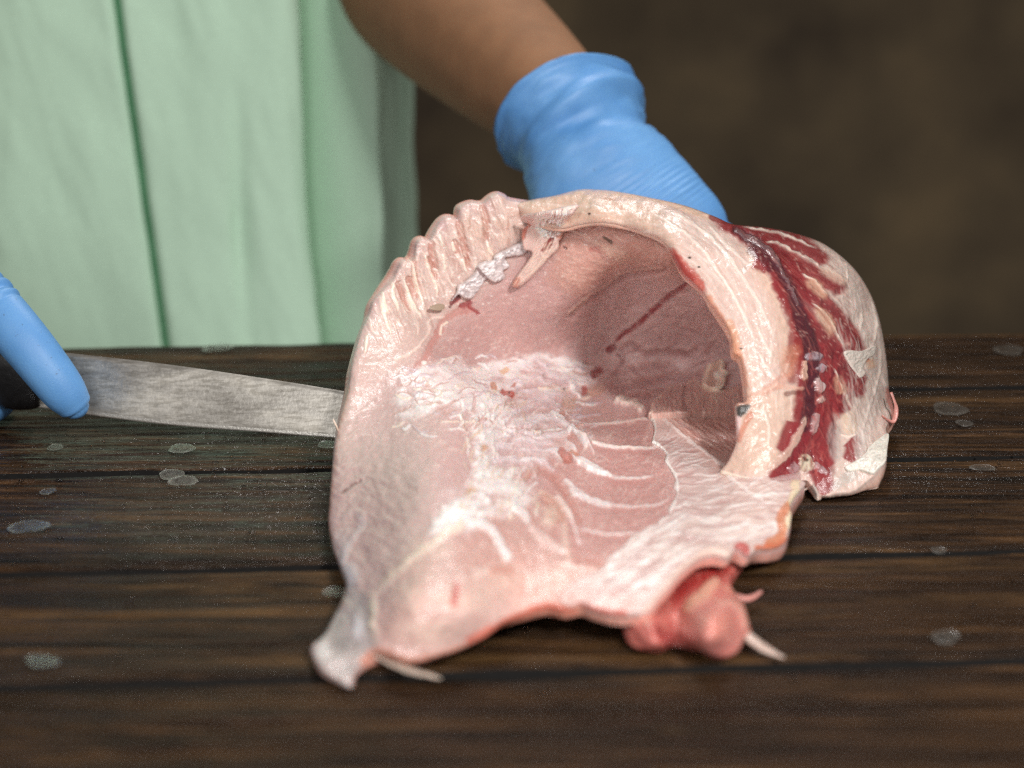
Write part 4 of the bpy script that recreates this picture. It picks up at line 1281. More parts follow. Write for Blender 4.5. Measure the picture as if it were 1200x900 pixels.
# white septa between the bars, glassy bits
for p, w in [(zG((190, 130), (330, 150), (470, 190), (560, 225), (640, 265)), (1.5, 2.4, 2.6, 2)), (zG((330, 215), (420, 230), (520, 275), (600, 320), (680, 390)), (3, 3, 2.5, 1.5)), (zG((550, 400), (620, 450), (700, 530)), (1.5, 2.4, 1.2)), (zG((600, 570), (680, 640), (740, 730), (800, 840)), (1, 2, 2.2, 1)), (zC((610, 140), (660, 230), (690, 310), (710, 360)), (1.5, 2.5, 4, 2)),
             (zC((650, 490), (690, 505), (740, 490)), (2, 3, 1.5)), (zG((800, 340), (815, 390), (810, 450)), (1.5, 2, 1)), (zG((900, 590), (905, 650), (890, 740)), (1, 4, 1.5)), (zC((870, 20), (860, 160), (800, 360), (760, 500)), (1.5, 2, 2.5, 2)), (zG((960, 560), (985, 700), (960, 860)), (1.5, 2, 1.5))]:
    Hd.stroke(p, np.asarray(w) * .6, (250, 230, 216), .85, 1.4, {'c': 1}, .0004, (.1, .2))
for p, w, c in [(zG((570, 430), (640, 490), (700, 560)), (3, 9, 4), (240, 196, 164)), (zG((620, 590), (690, 680), (740, 780)), (4, 12, 6), (240, 196, 164)), (zG((640, 370), (740, 430), (820, 470)), (4, 6, 4), (244, 212, 190)), (zC((630, 170), (670, 280)), (4, 10), (238, 190, 160)), (zC((690, 360), (700, 440), (700, 500)), (13, 14, 10), (236, 204, 176)),
                (zC((620, 420), (620, 520), (640, 640)), (10, 14, 10), (202, 184, 178)), (zC((680, 680), (720, 740)), (18, 16), (200, 192, 184)), (zC((620, 740), (660, 780)), (14, 8), (206, 196, 188)), (zC((770, 460), (760, 580), (740, 630)), (8, 8, 8), (210, 196, 190)), (zC((800, 90), (815, 150)), (5, 3), (240, 190, 150)), (zC((850, 200), (800, 400), (770, 540)), (10, 12, 8), (226, 208, 198))]:
    Hd.stroke(p, np.asarray(w) * .8, c, .62, 5.5, {'c': 1.6}, .0004, (.2, .2))
DMZ = zG((150, 130), (480, 160), (720, 300), (820, 480), (900, 860), (560, 900), (480, 600), (300, 300))
fibres(Hd, DMZ, 260, lambda p: .55 + (p[1] - 270) / 150 * .5, .15, 22, 1.2, (104, 22, 34), .2, 95, -.0002, .06)
fibres(Hd, DMZ, 160, lambda p: .55 + (p[1] - 270) / 150 * .5, .15, 20, 1.0, (216, 130, 118), .16, 96, .0003, .06)
DMY = zC((460, 60), (640, 60), (780, 280), (640, 400), (600, 700), (360, 720), (430, 500))
fibres(Hd, DMY, 130, 1.45, .3, 18, 1.2, (100, 22, 34), .45, 97, -.0002, .06)
fibres(Hd, DMY, 90, 1.45, .3, 16, 1.0, (206, 104, 96), .4, 98, .0003, .06)
BACK = [(985, 300), (1030, 370), (1040, 460), (1030, 540), (1000, 570), (990, 480), (985, 400)]
fibres(Hd, BACK, 120, 1.35, .15, 40, 1.4, (246, 230, 220), .3, 99, .0003, .06)
fibres(Hd, BACK, 60, 1.35, .15, 40, 1.4, (208, 182, 172), .3, 100, -.0003, .06)
# the torn seam across the band, rim blood, dark skin bit, specks
Hd.stroke(zC((100, 340), (150, 320), (230, 280), (300, 235), (350, 200), (420, 150)), (7, 5, 4, 6, 7, 5), (230, 160, 136), .5, 5, {'c': 3}, .0007, (.03, .15))
Hd.stroke(zC((108, 325), (200, 290), (320, 225)), 1.6, (246, 206, 186), .5, 1.6, {'c': 2}, .0004)
Hd.stroke(zC((320, 232), (400, 245), (455, 250)), (2.5, 3, 1), (240, 190, 170), .55, 2.0, {'c': 2}, .0005)
Hd.stroke(zC((365, 275), (430, 268)), 3, (110, 40, 34), .6, 2.0, {'c': 2})
Hd.fill(zC((103, 345), (180, 338), (152, 378), (112, 402)), (60, 62, 60), .95, 1.6, {'c': 1})
Hd.stroke(zC((110, 410), (108, 470), (115, 520)), (6, 6, 3), (244, 216, 214), .8, 2)
Hd.stroke(zC((175, 390), (145, 450), (115, 520)), 4, (222, 140, 112), .7, 3, {'c': 2})
Hd.stroke([(783, 290), (792, 305), (802, 318), (815, 330), (830, 348)], (8, 11, 12, 10, 6), (206, 86, 72), .85, 5, {'c': 3}, 0, (.1, .25))
Hd.stroke([(790, 300), (800, 314), (812, 326)], 4, (170, 50, 48), .7, 3, {'c': 2})
Hd.stroke([(830, 350), (850, 385), (866, 420), (872, 450)], 5, (238, 160, 128), .7, 4, {'c': 2})
Hd.stroke([(855, 380), (862, 400), (865, 424)], 7, (240, 176, 140), .7, 4, {'c': 2})
Hd.stroke(zC((240, 750), (330, 775), (400, 765)), 4, (214, 104, 86), .75, 3, {'c': 2})
Hd.stroke(zC((20, 690), (90, 710), (200, 735)), 3, (250, 232, 214), .7, 2, {'c': 1})
Hd.stroke([(700, 224), (760, 232), (830, 254)], 3, (246, 206, 176), .6, 3, {'c': 1})
Hd.stroke([(836, 254), (856, 263)], 6, (150, 44, 46), .8, 3, {'c': 2})
for x, y in [(691, 251), (868, 408), (808, 302), (819, 314), (752, 279)]:
    Hd.blob(x, y, 1.9, 1.2, (66, 34, 22), .95, .4, {'c': 1})
Hd.stroke(zB((770, 70), (840, 85)), 1.4, (206, 150, 120), .8)
Hd.stroke(zC((905, 260), (925, 330), (938, 400), (930, 430)), 5, (214, 120, 110), .7, 3, {'c': 2})
for k in range(260):
    p = zG((250 + 700 * r_.random(), 130 + 900 * r_.random()))[0]
    Hd.blob(p[0], p[1], 1.4 + 1.2 * r_.random(), .8, (236, 190, 176), .3, .7, None, .0007, .8)
Hd.modulate(.06, 7, 3, 14, .9)
Hd.H += .0009 * Hd.W['b'][0] + .0003 * Hd.W['c'][1]
hr = 6 + 16 * np.clip((Hd.X - 860) / 100, 0, 1) * (Hd.Y < 480)
hr = np.where(Hd.Y > 520, 5.0, hr)
hr = np.where((Hd.X < 850) & (Hd.Y < 250), 10.0, hr)
up = np.clip((815 - Hd.X) / 50, 0, 1) * np.clip((Hd.Y - 236) / 16, 0, 1) * (Hd.Y < 345)
hr = hr * (1 - up) + 20 * up
hth = np.where(Hd.X < 790, .0022, np.where(Hd.X < 840, .0022 + .0068 * (Hd.X - 790) / 50, .009))
Hd.build('side_muscle', M_FLESH, fillet, hr, hth[..., None], rim_color=(236, 186, 166))


def p_white(S):
    S.modulate(.05, 8, 5, 3)
    S.H += .0005 * S.W['c'][0]
    fibres(S, S.o[::5], 40, -.7, .6, 8, 1, (214, 206, 196), .6, 93, -.0003)


overlay('white_skin_scrap', zC((668, 62), (700, 48), (760, 52), (832, 24), (826, 72), (796, 90), (768, 140), (782, 166), (757, 192), (728, 160), (702, 128)), (230, 214, 203), .0004, M_SKIN_FILM, .0006, 2, .5, -.001, p_white, src=HOOD)
overlay('white_skin_scrap', zC((676, 664), (740, 630), (786, 590), (802, 560), (850, 520), (890, 492), (906, 502), (897, 570), (888, 638), (850, 676), (820, 702), (750, 680), (700, 688)), (236, 230, 218), .0006, M_SKIN_FILM, .0007, 2, .5, -.001, p_white, src=HOOD)


def strand(name, pts, radii, mat, color, squash=(1, .6)):
    V, Q, T = tube_arrays(pts, radii, 10, .0012, squash)
    V = V + .0004 * np.stack([fbm(V[:, 0] * 400, V[:, 1] * 400, 3), fbm(V[:, 2] * 500, V[:, 1] * 400, 5), fbm(V[:, 0] * 400, V[:, 2] * 400, 7)], -1)
    V[:, 2] = np.maximum(V[:, 2], .0006)
    c = lin(color)[None] * np.clip(1 + .25 * fbm(V[:, 0] * 250, V[:, 1] * 250, 9)[:, None], .5, 1.3)
    return link(name, np_mesh(name, V, Q, c, T), mat, fillet)


strand('skin_strand', [pt_z(432, 762, .006), pt_z(455, 774, .003), pt_z(482, 786, .0025), pt_z(517, 795, .002)], [.0012, .0021, .0018, .0007], M_SKIN_FILM, (188, 170, 156), (1.2, .4))
strand('skin_strand', [pt_z(872, 738, .006), pt_z(884, 752, .004), pt_z(905, 765, .002), pt_z(919, 771, .0015)], [.0012, .0022, .0018, .0005], M_SKIN_FILM, (192, 168, 156), (1.2, .4))
strand('skin_strand', [pt_z(858, 698, .004), pt_z(876, 702, .003), pt_z(892, 694, .0035)], [.002, .0018, .0009], M_SKIN_FILM, (206, 140, 130))
strand('skin_strand', [pt_z(925, 578, .010), pt_z(938, 576, .007), pt_z(946, 572, .008)], [.0012, .0009, .0004], M_SKIN_FILM, (220, 190, 176))
strand('skin_strand', [pt_y(1044, 460, .822), pt_y(1050, 478, .82), pt_y(1047, 494, .818), pt_y(1040, 492, .816), pt_y(1034, 487, .814)], [.0009, .0011, .0014, .001, .0005], M_FLESH, (202, 140, 130))
strand('skin_strand', [pt_y(397, 512, .758), pt_y(394, 500, .757), pt_y(390, 491, .757)], [.0009, .0007, .0004], M_SKIN_FILM, (236, 214, 196))

# ------------------------------------------------------------------ knife
knife = empty('knife', tuple(pt_y(60, 440, .84)))
tag(knife, 'smeared steel knife with black handle cutting under the fillet edge', 'knife')


def blade():
    top = [pt_y(58, 410.5, .853), pt_y(75, 413, .851), pt_y(200, 427.5, .838), pt_y(330, 446.5, .824), pt_y(430, 463, .814)]
    bot = [pt_y(-4, 471, .850), pt_y(40, 477, .845), pt_y(180, 496, .829), pt_y(320, 507.5, .814), pt_y(425, 516, .804)]
    n, m = 90, 14

    def res(P, k):
        q = smooth(np.array([tuple(p) for p in P]), .002)
        u = np.linspace(0, len(q) - 1, k)
        i = np.minimum(u.astype(int), len(q) - 2)
        f = (u - i)[:, None]
        return q[i] * (1 - f) + q[i + 1] * f
    A, B = res(top, n), res(bot, n)
    v = np.linspace(0, 1, m)
    v[-3:] = [.93, .975, 1.0]
    v[:-3] = np.linspace(0, .88, m - 3)
    S = A[:, None] * (1 - v)[None, :, None] + B[:, None] * v[None, :, None]
    nrm = np.cross(A[-1] - A[0], B[0] - A[0])
    nrm /= np.linalg.norm(nrm)
    if nrm[1] > 0:
        nrm = -nrm
    th = np.where(v < .9, .0011 - .0005 * v, .0006 * (1 - v) / .1 * .9 + .00006)
    Fr = S + nrm * th[None, :, None]
    Bk = S - nrm * th[None, :, None]
    ids = np.arange(n * m).reshape(n, m)
    N = n * m
    Q = np.stack([ids[:-1, :-1], ids[:-1, 1:], ids[1:, 1:], ids[1:, :-1]], -1).reshape(-1, 4)
    e = np.concatenate([ids[0, :], ids[1:, -1], ids[-1, -2::-1], ids[-2:0:-1, 0]])
    e2 = np.roll(e, -1)
    side = np.stack([e2, e, e + N, e2 + N], -1)
    me = np_mesh('blade', np.vstack([Fr.reshape(-1, 3), Bk.reshape(-1, 3)]), np.vstack([Q, Q[:, ::-1] + N, side]), smooth_shade=False)
    bl = link('blade', me, M_BLADE, knife)
    me.materials.append(plain('ground_edge_highlight', (.82, .79, .73), .38, 900, .12, .85))  # paler strip along the ground edge, its highlight painted as colour
    mi = np.zeros(len(me.polygons), np.int32)
    nq = len(Q)
    mi[:nq] = np.where(np.arange(nq) % (m - 1) >= m - 3, 1, 0)
    me.polygons.foreach_set('material_index', mi)


blade()
hv, hq, ht = tube_arrays([pt_y(48, 442, .8505), pt_y(28, 441, .8505), pt_y(-20, 433, .853), pt_y(-110, 418, .862), pt_y(-220, 402, .875), pt_y(-262, 398, .88)],
                         [.0145, .0165, .0165, .015, .0172, .012], 24, .004, (.72, 1.05), power=3.0)
hd = link('handle', np_mesh('handle', hv, hq, T=ht), M_HANDLE, knife)
for px in (-60, -150):
    c = pt_y(px, 428 - (px + 60) * -.16 * -1 * .9, .842 - px * .00012)
    rv, rq, rt = tube_arrays([c + Vector((0, .004, 0)), c - Vector((0, .0035, 0))], [.003, .003], 14)
    rv_o = link('rivet', np_mesh('rivet', rv, rq, T=rt), M_BLADE, knife)

# ------------------------------------------------------------------ person
person = empty('person', (-0.26, 1.36, -0.75))
tag(person, 'person in pale green coat and blue gloves filleting the fish behind the table', 'person')

CXX, CYY = -0.275, 1.40
SH_L = (-0.060, 1.39, .52)
EL_L = tuple(pt_y(478, -25, 1.28))
WR_L = tuple(pt_y(672, 140, 1.03))
HD_L = tuple(pt_y(760, 262, .975))
SH_R = (-0.47, 1.39, .52)
EL_R = (-0.62, 1.22, .22)
WR_R = (-.405, .93, .115)


def lerp3(a, b, u):
    return tuple(np.asarray(a) * (1 - u) + np.asarray(b) * u)


body_parts = [
    tube_arrays([(CXX, CYY, -.22), (CXX, CYY, .05), (CXX, CYY, .25), (CXX, CYY, .45), (CXX, CYY + .01, .56), (CXX, CYY + .01, .60)], [.155, .145, .15, .165, .13, .06], 28, .02, (1.12, .72), up=(0, 1, 0)),
    tube_arrays([(CXX, CYY, .55), (CXX, CYY - .01, .64), (CXX, CYY - .02, .70)], [.062, .056, .06], 20, .02),
    tube_arrays([(CXX, CYY - .03, .665), (CXX, CYY - .03, .70), (CXX, CYY - .03, .77), (CXX, CYY - .025, .84), (CXX, CYY - .02, .885)], [.035, .07, .082, .078, .03], 24, .01, (.92, 1.1), up=(0, 1, 0)),
    tube_arrays([(CXX, CYY - .11, .775), (CXX, CYY - .135, .755), (CXX, CYY - .115, .745)], [.008, .014, .008], 10, .005),
    tube_arrays([(CXX + .08, CYY - .02, .79), (CXX + .086, CYY - .015, .765), (CXX + .08, CYY - .02, .74)], [.008, .013, .008], 10, .005),
    tube_arrays([(CXX - .08, CYY - .02, .79), (CXX - .086, CYY - .015, .765), (CXX - .08, CYY - .02, .74)], [.008, .013, .008], 10, .005),
]
for s_, (S0, E0, W0, rw) in enumerate([(SH_L, EL_L, WR_L, .031), (SH_R, EL_R, WR_R, .028)]):
    body_parts.append(tube_arrays([lerp3(S0, (CXX, CYY, .5), .35), S0, lerp3(S0, E0, .5), E0], [.06, .058, .052, .052], 24, .015))
    m1 = lerp3(E0, W0, .3)
    m2 = lerp3(E0, W0, .7)
    body_parts.append(tube_arrays([lerp3(S0, E0, .93), E0, m1, m2, W0, lerp3(E0, W0, 1.1)], [.05, .054, .053, .043, rw, rw * .9], 24, .012))
bm_ = fuse(body_parts, .006, 8)
link('body', bm_, M_ARM, person)


def coat_mesh():
    nu, nv = 720, 200
    th = np.linspace(0, 2 * math.pi, nu, endpoint=False)
    zz = np.linspace(-.62, .53, nv)
    TH, ZZ = np.meshgrid(th, zz)
    a = np.interp(ZZ, [-.62, -.3, 0, .2, .42, .50, .53], [.25, .215, .188, .188, .205, .15, .075])
    b = np.interp(ZZ, [-.62, -.3, 0, .2, .42, .50, .53], [.18, .160, .148, .145, .15, .12, .075])
    fr = np.clip(-np.sin(TH), 0, 1)
    q = (TH / (2 * math.pi) * 26)
    fold = .004 * np.sin(TH * 9 + 2.4 * fbm(ZZ * 3, TH * .7, 4)) * np.clip(.9 - ZZ * 1.5, .2, 1)
    fold += .007 * fbm(q * .55 + ZZ * 2.0, ZZ * 5 - q * .3, 8, 3)
    fold += .004 * fbm(q * 2 + ZZ * 9, ZZ * 14, 18, 3)
    # deep fold at the right side where the front closes in on the flank
    ax = 1.5 * math.pi + .66
    dth = TH - (ax + .10 * np.clip(-ZZ, -.2, .2))
    fold -= .044 * np.exp(-(dth / .065) ** 2)
    fold += .012 * np.exp(-((dth - .2) / .12) ** 2) + .010 * np.exp(-((dth + .2) / .12) ** 2)
    # overlapping front edge at the centre
    seam = TH - (1.5 * math.pi + .030 - ZZ * .354)
    fold += .004 / (1 + np.exp(np.clip(-seam / .008, -40, 40))) * np.exp(-np.clip(seam, 0, 9) / .25)
    fold -= .010 * np.exp(-(seam / .014) ** 2)
    # crease beside the seam
    s2 = TH - (1.5 * math.pi + .30)
    fold -= .007 * np.exp(-(s2 / .03) ** 2) * np.clip(1 - np.abs(ZZ - .04) / .12, 0, 1)
    c_, s_ = np.cos(TH), np.sin(TH)
    X = CXX + (a + fold) * c_ * (1.35 - .35 * c_ ** 2)
    Y = CYY + (b + fold) * s_ * (1.3 - .3 * s_ ** 2)
    Y -= .035 * np.exp(-((dth - .36) / .2) ** 2) * np.clip((.25 - ZZ) / .2, 0, 1)
    V = np.stack([X, Y, ZZ], -1)
    ids = np.arange(nu * nv).reshape(nv, nu)
    Q = np.stack([ids[:-1], np.roll(ids, -1, 1)[:-1], np.roll(ids, -1, 1)[1:], ids[1:]], -1).reshape(-1, 4)
    return V, Q, ids, fr


V, Q, ids, _ = coat_mesh()
cv = V.reshape(-1, 3)
inner = cv * 1.0
cen = np.array([CXX, CYY, 0])
d_ = cv - cen
d_[:, 2] = 0
inner = cv - d_ / (np.linalg.norm(d_, axis=1)[:, None] + 1e-9) * .004
N_ = len(cv)
sides = [np.stack([ids[r][:], np.roll(ids[r], -1), np.roll(ids[r], -1) + N_, ids[r] + N_], -1) for r in (0, -1)]
coat = link('coat', np_mesh('coat', np.vstack([cv, inner]), np.vstack([Q, Q[:, ::-1] + N_, sides[0][:, ::-1], sides[1]])), M_COAT, person)
# dark piping in the front seam
nv_, nu_ = V.shape[:2]
pp = []
for r in range(8, nv_ - 4, 4):
    z = V[r, 0, 2]
    tgt = (1.5 * math.pi + .030 - z * .354)
    kf = tgt / (2 * math.pi) * nu_
    k = int(kf)
    kf -= k
    v0 = V[r, k % nu_] * (1 - kf) + V[r, (k + 1) % nu_] * kf
    pp.append((v0[0], v0[1] - .0012, z))
pv, pq, ptt = tube_arrays(pp, [.0036] * len(pp), 10, .01)
link('piping', np_mesh('piping', pv, pq, T=ptt), M_PIPING, coat)
for S0, E0 in ((SH_L, EL_L), (SH_R, EL_R)):
    sv, sq_, st_ = tube_arrays([lerp3(S0, (CXX, CYY, .5), .45), S0, lerp3(S0, E0, .4), lerp3(S0, E0, .72)], [.066, .074, .070, .068], 32, .012, caps=False)
    sv = sv + .004 * np.stack([fbm(sv[:, 2] * 18, sv[:, 0] * 20, 4)] * 3, -1)
    N_ = len(sv)
    so = link('sleeve', np_mesh('sleeve', sv, sq_, T=st_), M_COAT, person)
    md = so.modifiers.new('thickness', 'SOLIDIFY')
    md.thickness = .003
# cloth trousers below the coat
tv = [tube_arrays([(CXX + sx * .09, CYY, -.35), (CXX + sx * .1, CYY, -.7)], [.09, .075], 20, .05) for sx in (-1, 1)]
link('trousers', fuse(tv + [tube_arrays([(CXX, CYY, -.25), (CXX, CYY, -.42)], [.15, .14], 24, .03, (1.1, .75), up=(0, 1, 0))], .012, 4), plain('dark_trousers', (.02, .02, .025), .8), person)


# ---- gloves
def ring(c, a, b, n=72):
    th = np.linspace(0, 2 * math.pi, n, endpoint=False)
    return np.asarray(c) + np.cos(th)[:, None] * np.asarray(a) + np.sin(th)[:, None] * np.asarray(b)


def loft(rings):
    m, n = len(rings), len(rings[0])
    V = np.vstack(rings)
    ids = np.arange(m * n).reshape(m, n)
    Q = np.stack([ids[:-1], np.roll(ids, -1, 1)[:-1], np.roll(ids, -1, 1)[1:], ids[1:]], -1).reshape(-1, 4)
    return V, Q


def left_glove():
    """holding hand: loose flared cuff, wrist, back of the hand behind the fillet, fingers closed on its rim"""
    cuff_c = np.array(pt_y(674, 142, 1.03))
    key = [  # centre px,py,Y ; half width along (0.85,-0.53) in px ; depth half (m) ; slant of the ring toward up-left px
        (668, 138, 1.032, 84, .040, 62), (672, 143, 1.030, 85, .041, 58), (680, 153, 1.025, 81, .039, 48), (684, 167, 1.018, 80, .037, 38), (690, 186, 1.008, 82, .036, 26),
        (701, 208, .998, 90, .034, 14), (714, 234, .988, 98, .031, 6), (742, 262, .976, 95, .027, 0), (770, 296, .968, 92, .022, 0), (785, 330, .966, 80, .015, 0)]
    K = smooth(np.array(key, float)[:, :], 2.0)
    rings = []
    for k in K:
        c = np.array(pt_y(k[0], k[1], k[2]))
        s = t_at_y(k[0], k[1], k[2]) / F
        a = np.array([.86, 0.10, .50]) * k[3] * s
        b = np.array([-.62 * k[5] * s, -k[4], .78 * k[5] * s + .006])
        rings.append(ring(c, a, b))
    Vg, Qg = loft(rings)
    m, n = len(rings), len(rings[0])
    G = Vg.reshape(m, n, 3)
    cen = G.mean(1, keepdims=True)
    rad = G - cen
    rad /= np.linalg.norm(rad, axis=-1, keepdims=True)
    u = np.linspace(0, 1, m)[:, None]
    th = np.linspace(0, 2 * math.pi, n, endpoint=False)[None]
    w = .0034 * np.exp(-(u / .012) ** 2)                        # rolled rim
    w = w + .0040 * np.exp(-((u - .10 - .05 * np.sin(th - .6)) / .035) ** 2) * (0.5 + .5 * np.sin(th * 1 + .3)) - .0030 * np.exp(-((u - .20 - .06 * np.cos(th)) / .035) ** 2)
    w = w + .0016 * fbm(th * 3 + u * 6, u * 26, 4, 3) * np.exp(-u / .35) * 1.6
    w = w + .0013 * np.sin(u * 230 + 3 * np.cos(th) + 2 * fbm(th, u * 5, 8)) * np.exp(-((u - .62) / .1) ** 2) * np.clip(np.sin(th), 0, 1)
    G2 = G + rad * w[..., None]
    outer = G2.reshape(-1, 3)
    inn = (G2 - rad * .0012).reshape(-1, 3)
    Nn = len(outer)
    rim = np.arange(n)
    side = np.stack([rim, np.roll(rim, -1), np.roll(rim, -1) + Nn, rim + Nn], -1)
    end = np.arange((m - 1) * n, m * n)
    cap = np.array([[end[0], end[(k + 1) % n], end[k]] for k in range(1, n - 1)])
    cuff = np_mesh('cuff', np.vstack([outer, inn]), np.vstack([Qg, Qg[:, ::-1] + Nn, side[:, ::-1]]), T=cap)
    return cuff


glove = empty('glove', (0, 0, 0))
glove.parent = person
glove.location = -Vector(person.location)
lg = left_glove()
bpy.data.objects.remove(glove)
glove_l = link('glove', lg, M_GLOVE, person)
# fingers of the holding hand, closed over the back of the curled wall
K0 = np.array(pt_y(770, 296, .968))
fl = []
for k in range(4):
    off = -.030 + .020 * k
    base = K0 + np.array([off * .86, .004, off * .5 - .006])
    L_ = [.026, .030, .028, .022][k]
    d1 = np.array([.25, .004, -.72])
    p1 = base + d1 * L_
    p2 = p1 + np.array([.10, -.010, -.62]) * L_
    p3 = p2 + np.array([.0, -.02, -.45]) * L_
    fl.append(tube_arrays([base - d1 * .03, base, p1, p2, p3], [.0105, .0105, .0098, .0088, .006], 14, .004))
tb = np.array(pt_y(845, 285, .962))
fl.append(tube_arrays([K0 + np.array([.02, .0, .01]), tb, tb + np.array([.016, -.008, -.018]), tb + np.array([.02, -.016, -.036])], [.014, .0125, .0115, .007], 14, .004))
pm = [tube_arrays([pt_y(752, 262, .976), pt_y(772, 300, .968), pt_y(786, 332, .966)], [.034, .038, .034], 24, .006, (1.0, .42), up=(0, 1, 0))]
fm = fuse(pm + fl, .0016, 4)
link('fingers', fm, M_GLOVE, glove_l)


def right_glove():
    """cutting hand: thumb laid along the blade, four fingers closed round the handle"""
    th_pts = [pt_y(-130, 250, .868), pt_y(-60, 310, .852), pt_y(-14, 353, .838), pt_y(26, 397, .826), pt_y(55, 433, .822), pt_y(75, 459, .8215), pt_y(86, 473, .8225), pt_y(91, 480, .824), pt_y(94, 484, .826)]
    thumb = tube_arrays(th_pts, [.019, .0165, .0142, .0130, .0122, .0112, .0091, .0066, .0030], 32, .0012, (1.0, .92), up=(.2, -1, .2))
    grip = [np.array(pt_y(px, 437 + (px + 20) * .16, y)) for px, y in ((-20, .853), (-75, .857), (-130, .864), (-185, .871))]
    wrist = np.array(WR_R)
    parts = [thumb]
    rad = [.0105, .011, .0105, .0092]
    for k, g in enumerate(grip):
        kn = g + np.array([-.004, .018, .036])
        parts.append(tube_arrays([lerp3(kn, wrist, .25), kn, g + np.array([.003, .031, .012]), g + np.array([.004, .024, -.013]), g + np.array([.002, .000, -.024 + .006]), g + np.array([.0, -.017, -.012])], [rad[k] * 1.1, rad[k] * 1.1, rad[k], rad[k] * .97, rad[k] * .9, rad[k] * .7], 16, .004))
    pc = np.mean(grip, 0) + np.array([-.004, .018, .038])
    parts.append(tube_arrays([lerp3(pc, wrist, -.12), pc, lerp3(pc, wrist, .5), wrist, lerp3(wrist, EL_R, .12), lerp3(wrist, EL_R, .3)], [.030, .038, .036, .030, .031, .036], 28, .006, (1.0, .62), up=(0, .3, 1)))
    parts.append(tube_arrays([th_pts[0], lerp3(th_pts[0], pc, .5), lerp3(pc, wrist, .5)], [.019, .022, .026], 20, .006))
    me = fuse(parts, .0015, 3)
    co = get_co(me)
    no = get_no(me)
    # creases at the thumb joint and the edge of the nail under the latex
    ax = np.array([tuple(p) for p in th_pts])
    A = np.array(th_pts[2])
    Dn = np.array(th_pts[3]) - A
    L = np.linalg.norm(Dn)
    Dn /= L
    s = (co - A) @ Dn
    near = np.linalg.norm(co - A - s[:, None] * Dn, axis=1) < .021
    wig = .0016 * fbm(co[:, 0] * 160, co[:, 2] * 160, 5)
    w = np.zeros(len(co))
    for c, wd, am in ((-.004, .0011, -.0011), (.0035, .0013, -.0013), (.0095, .0011, -.0009), (.000, .0018, .0007), (.0065, .0018, .0007), (-.010, .0012, -.0006)):
        w += am * np.exp(-((s + wig - c) / wd) ** 2)
    w *= near
    tip = np.array(th_pts[6])
    td = np.array(th_pts[7]) - np.array(th_pts[5])
    td /= np.linalg.norm(td)
    sv = (co - tip) @ td
    face = np.clip(-no[:, 1] * 1.0, 0, 1)
    w += (-.0007 * np.exp(-((sv - .0035) / .0009) ** 2) + .0004 * np.exp(-((sv - .0018) / .0014) ** 2)) * (np.linalg.norm(co - tip, axis=1) < .014)
    set_co(me, co + no * w[:, None])
    return me


link('glove', right_glove(), M_GLOVE, person)

# ------------------------------------------------------------------ loose fish scales on the boards and on the fillet
scale_spots = [
    (213, 526.5, 17, 5, 'pale oval scale on the plank between knife and fillet', 0), (201, 557, 15, 9, 'grey scale overlapping another below the knife blade', 0), (215, 566, 16, 7, 'lower of two overlapping grey scales below the knife blade', .0006),
    (34, 618, 22, 8, 'larger pale wet scale near the left end of the middle plank', 0), (56, 577, 9, 4, 'small white scale above the larger pale scale at the left', 0), (65, 525, 10, 4, 'dull scale on the plank below the gloved thumb', 0),
    (50, 776, 22, 7, 'blurred grey scale on the front plank at the left', 0), (391, 695, 12, 9, 'grey scale touching the tail corner of the fillet', 0), (255, 408, 16, 9, 'brownish scale at the far edge of the table', 0),
    (1182, 411, 18, 7, 'pale scale on the farthest plank at the right', 0), (1113, 480, 22, 7, 'wide greyish scale behind the fillet on the right', 0), (1130, 497, 10, 8, 'round grey scale in front of the wide greyish one', 0), (1151, 549, 14, 4, 'flat dull scale on the wet plank right of the fillet', 0),
    (1100, 646, 9, 6, 'bluish scale caught on the plank gap at the right', 0), (1108, 748, 16, 9, 'blurred pinkish scale on the plank right of the red meat', 0), (385, 522, 15, 4, 'greenish scale under the blade at the fillet edge', 0)]
base_me = None


def scale_mesh(seed):
    n, m = 28, 7
    g = np.random.default_rng(seed)
    th = np.linspace(0, 2 * math.pi, n, endpoint=False)
    ph = g.random() * 6.28
    rr = 1 + .10 * np.sin(2 * th + ph) + .06 * np.sin(3 * th + 2 * ph) + .03 * g.normal(size=n)
    V = [(0, 0, .18)]
    for k in range(1, m):
        q = k / (m - 1)
        for t, r in zip(th, rr):
            V.append((q * r * math.cos(t), q * r * math.sin(t), .18 * (1 - q ** 2) + .06 * math.sin(q * 18)))
    V = np.array(V)
    V2 = V.copy()
    V2[:, 2] = -.02
    ids = 1 + np.arange((m - 1) * n).reshape(m - 1, n)
    Q = np.stack([ids[:-1], ids[1:], np.roll(ids, -1, 1)[1:], np.roll(ids, -1, 1)[:-1]], -1).reshape(-1, 4)
    T = np.array([(0, ids[0, k], ids[0, (k + 1) % n]) for k in range(n)])
    N = len(V)
    s = np.stack([np.roll(ids[-1], -1), ids[-1], ids[-1] + N, np.roll(ids[-1], -1) + N], -1)
    return np_mesh('fish_scale', np.vstack([V, V2]), np.vstack([Q, Q[:, ::-1] + N, s[:, ::-1]]), T=np.vstack([T, T[:, ::-1] + N]))


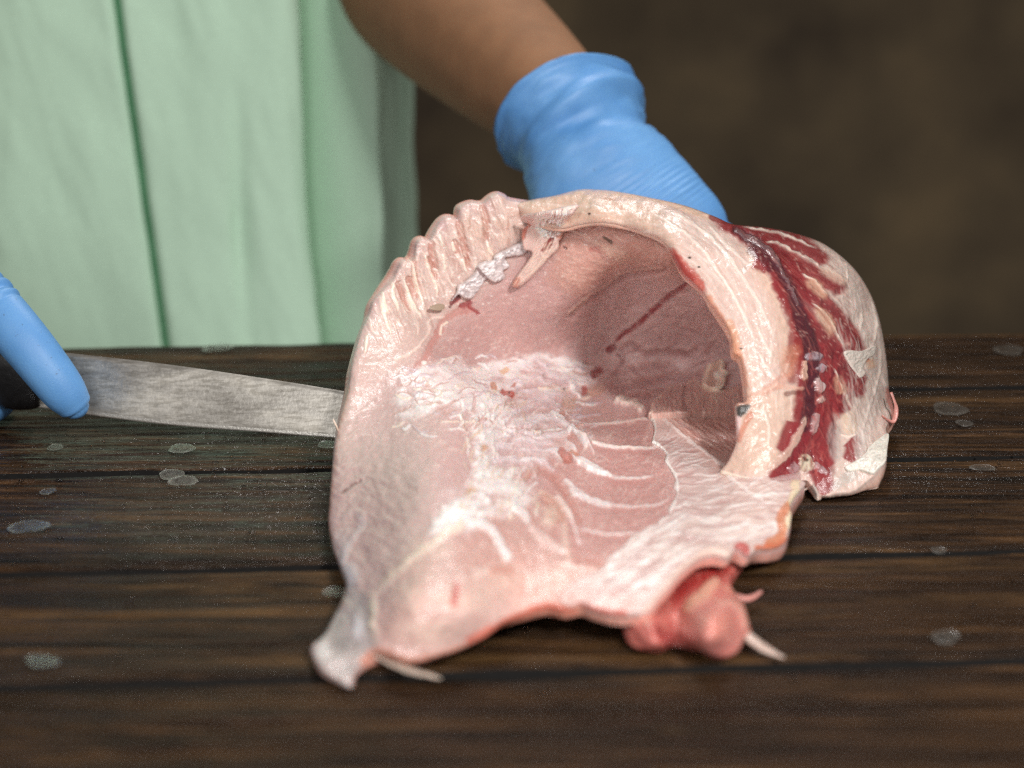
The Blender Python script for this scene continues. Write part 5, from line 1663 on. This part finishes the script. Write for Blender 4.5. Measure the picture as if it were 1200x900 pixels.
meshes = [scale_mesh(k) for k in range(5)]
for me in meshes:
    me.materials.append(M_SCALE)
for k, (x, y, rx, ry, lab, dz) in enumerate(scale_spots):
    o = bpy.data.objects.new('fish_scale', meshes[k % 5])
    COL.objects.link(o)
    p = pt_z(x, y, 0)
    s = t_at_z(x, y, 0) / F
    fore = abs(float(ray(x, y)[2]))
    o.location = (p[0], p[1], .0006 + dz)
    o.scale = (rx * s, min(ry * s / fore, rx * s * 1.25), .0022)
    o.rotation_euler = (0, 0, .3 * random.uniform(-1, 1))
    tag(o, lab, 'fish scale', 'loose fish scales on the planks')
M_DSCALE = plain('brown_scale', (.40, .30, .22), .3, 400, .3)
me = scale_mesh(9)
me.materials.append(M_DSCALE)
o = bpy.data.objects.new('fish_scale', me)
COL.objects.link(o)
P0 = INNER.points(np.array([513.0, 530.0, 513.0]), np.array([360.0, 359.0, 372.0]), -.0052)
o.location = P0[0]
xa = Vector(P0[1] - P0[0]).normalized()
za = xa.cross(Vector(P0[2] - P0[0])).normalized()
if za.dot(Vector(ray(513, 360))) > 0:
    za = -za
ya = za.cross(xa)
from mathutils import Matrix
o.rotation_euler = Matrix((xa, ya, za)).transposed().to_euler()
o.scale = (.0050, .0017, .0016)
tag(o, 'brown translucent scale stuck on the ridged upper left of the fillet', 'fish scale', 'loose fish scales on the fillet')

# ------------------------------------------------------------------ beads of water on the boards
def beads():
    g = np.random.default_rng(5)
    Vs, Qs, Ts = [], [], []
    nb = 0
    n = 8
    th = np.linspace(0, 2 * math.pi, n, endpoint=False)
    while nb < 1300:
        x, y = g.uniform(-20, 1220), 430 + 260 * (g.random() + g.random()) / 2 + (g.random() < .12) * g.uniform(0, 200)
        zone = fbm(np.array([x / 150]), np.array([y / 28]), 6, 3)[0]
        if zone < .05 and g.random() < .75:
            continue
        p = pt_z(x, y, 0)
        r = .00022 + .0006 * g.random() ** 3
        if y > 690:
            r *= 1.2
        el = 1 + 1.6 * g.random() ** 2
        lv = [(1.0, -.3), (.97, .3), (.75, .7), (.4, .93)]
        rr_ = [np.stack([p[0] + q * r * el * np.cos(th), p[1] + q * r * np.sin(th), np.full(n, hz * r * .9 - .0003)], -1) for q, hz in lv]
        o = len(Vs) * (4 * n + 1)
        Vs.append(np.vstack(rr_ + [np.array([[p[0], p[1], .9 * r - .0003]])]))
        i = np.arange(n)
        j = (i + 1) % n
        for k in range(3):
            Qs.append(np.stack([i, j, j + n, i + n], -1) + o + k * n)
        Ts.append(np.stack([i + 3 * n, j + 3 * n, np.full(n, 4 * n)], -1) + o)
        nb += 1
    me = np_mesh('water_beads', np.vstack(Vs), np.vstack(Qs), T=np.vstack(Ts))
    tag(link('water_beads', me, M_WATER), 'tiny water beads glinting along the grain of the planks', 'water', None, 'stuff')


beads()
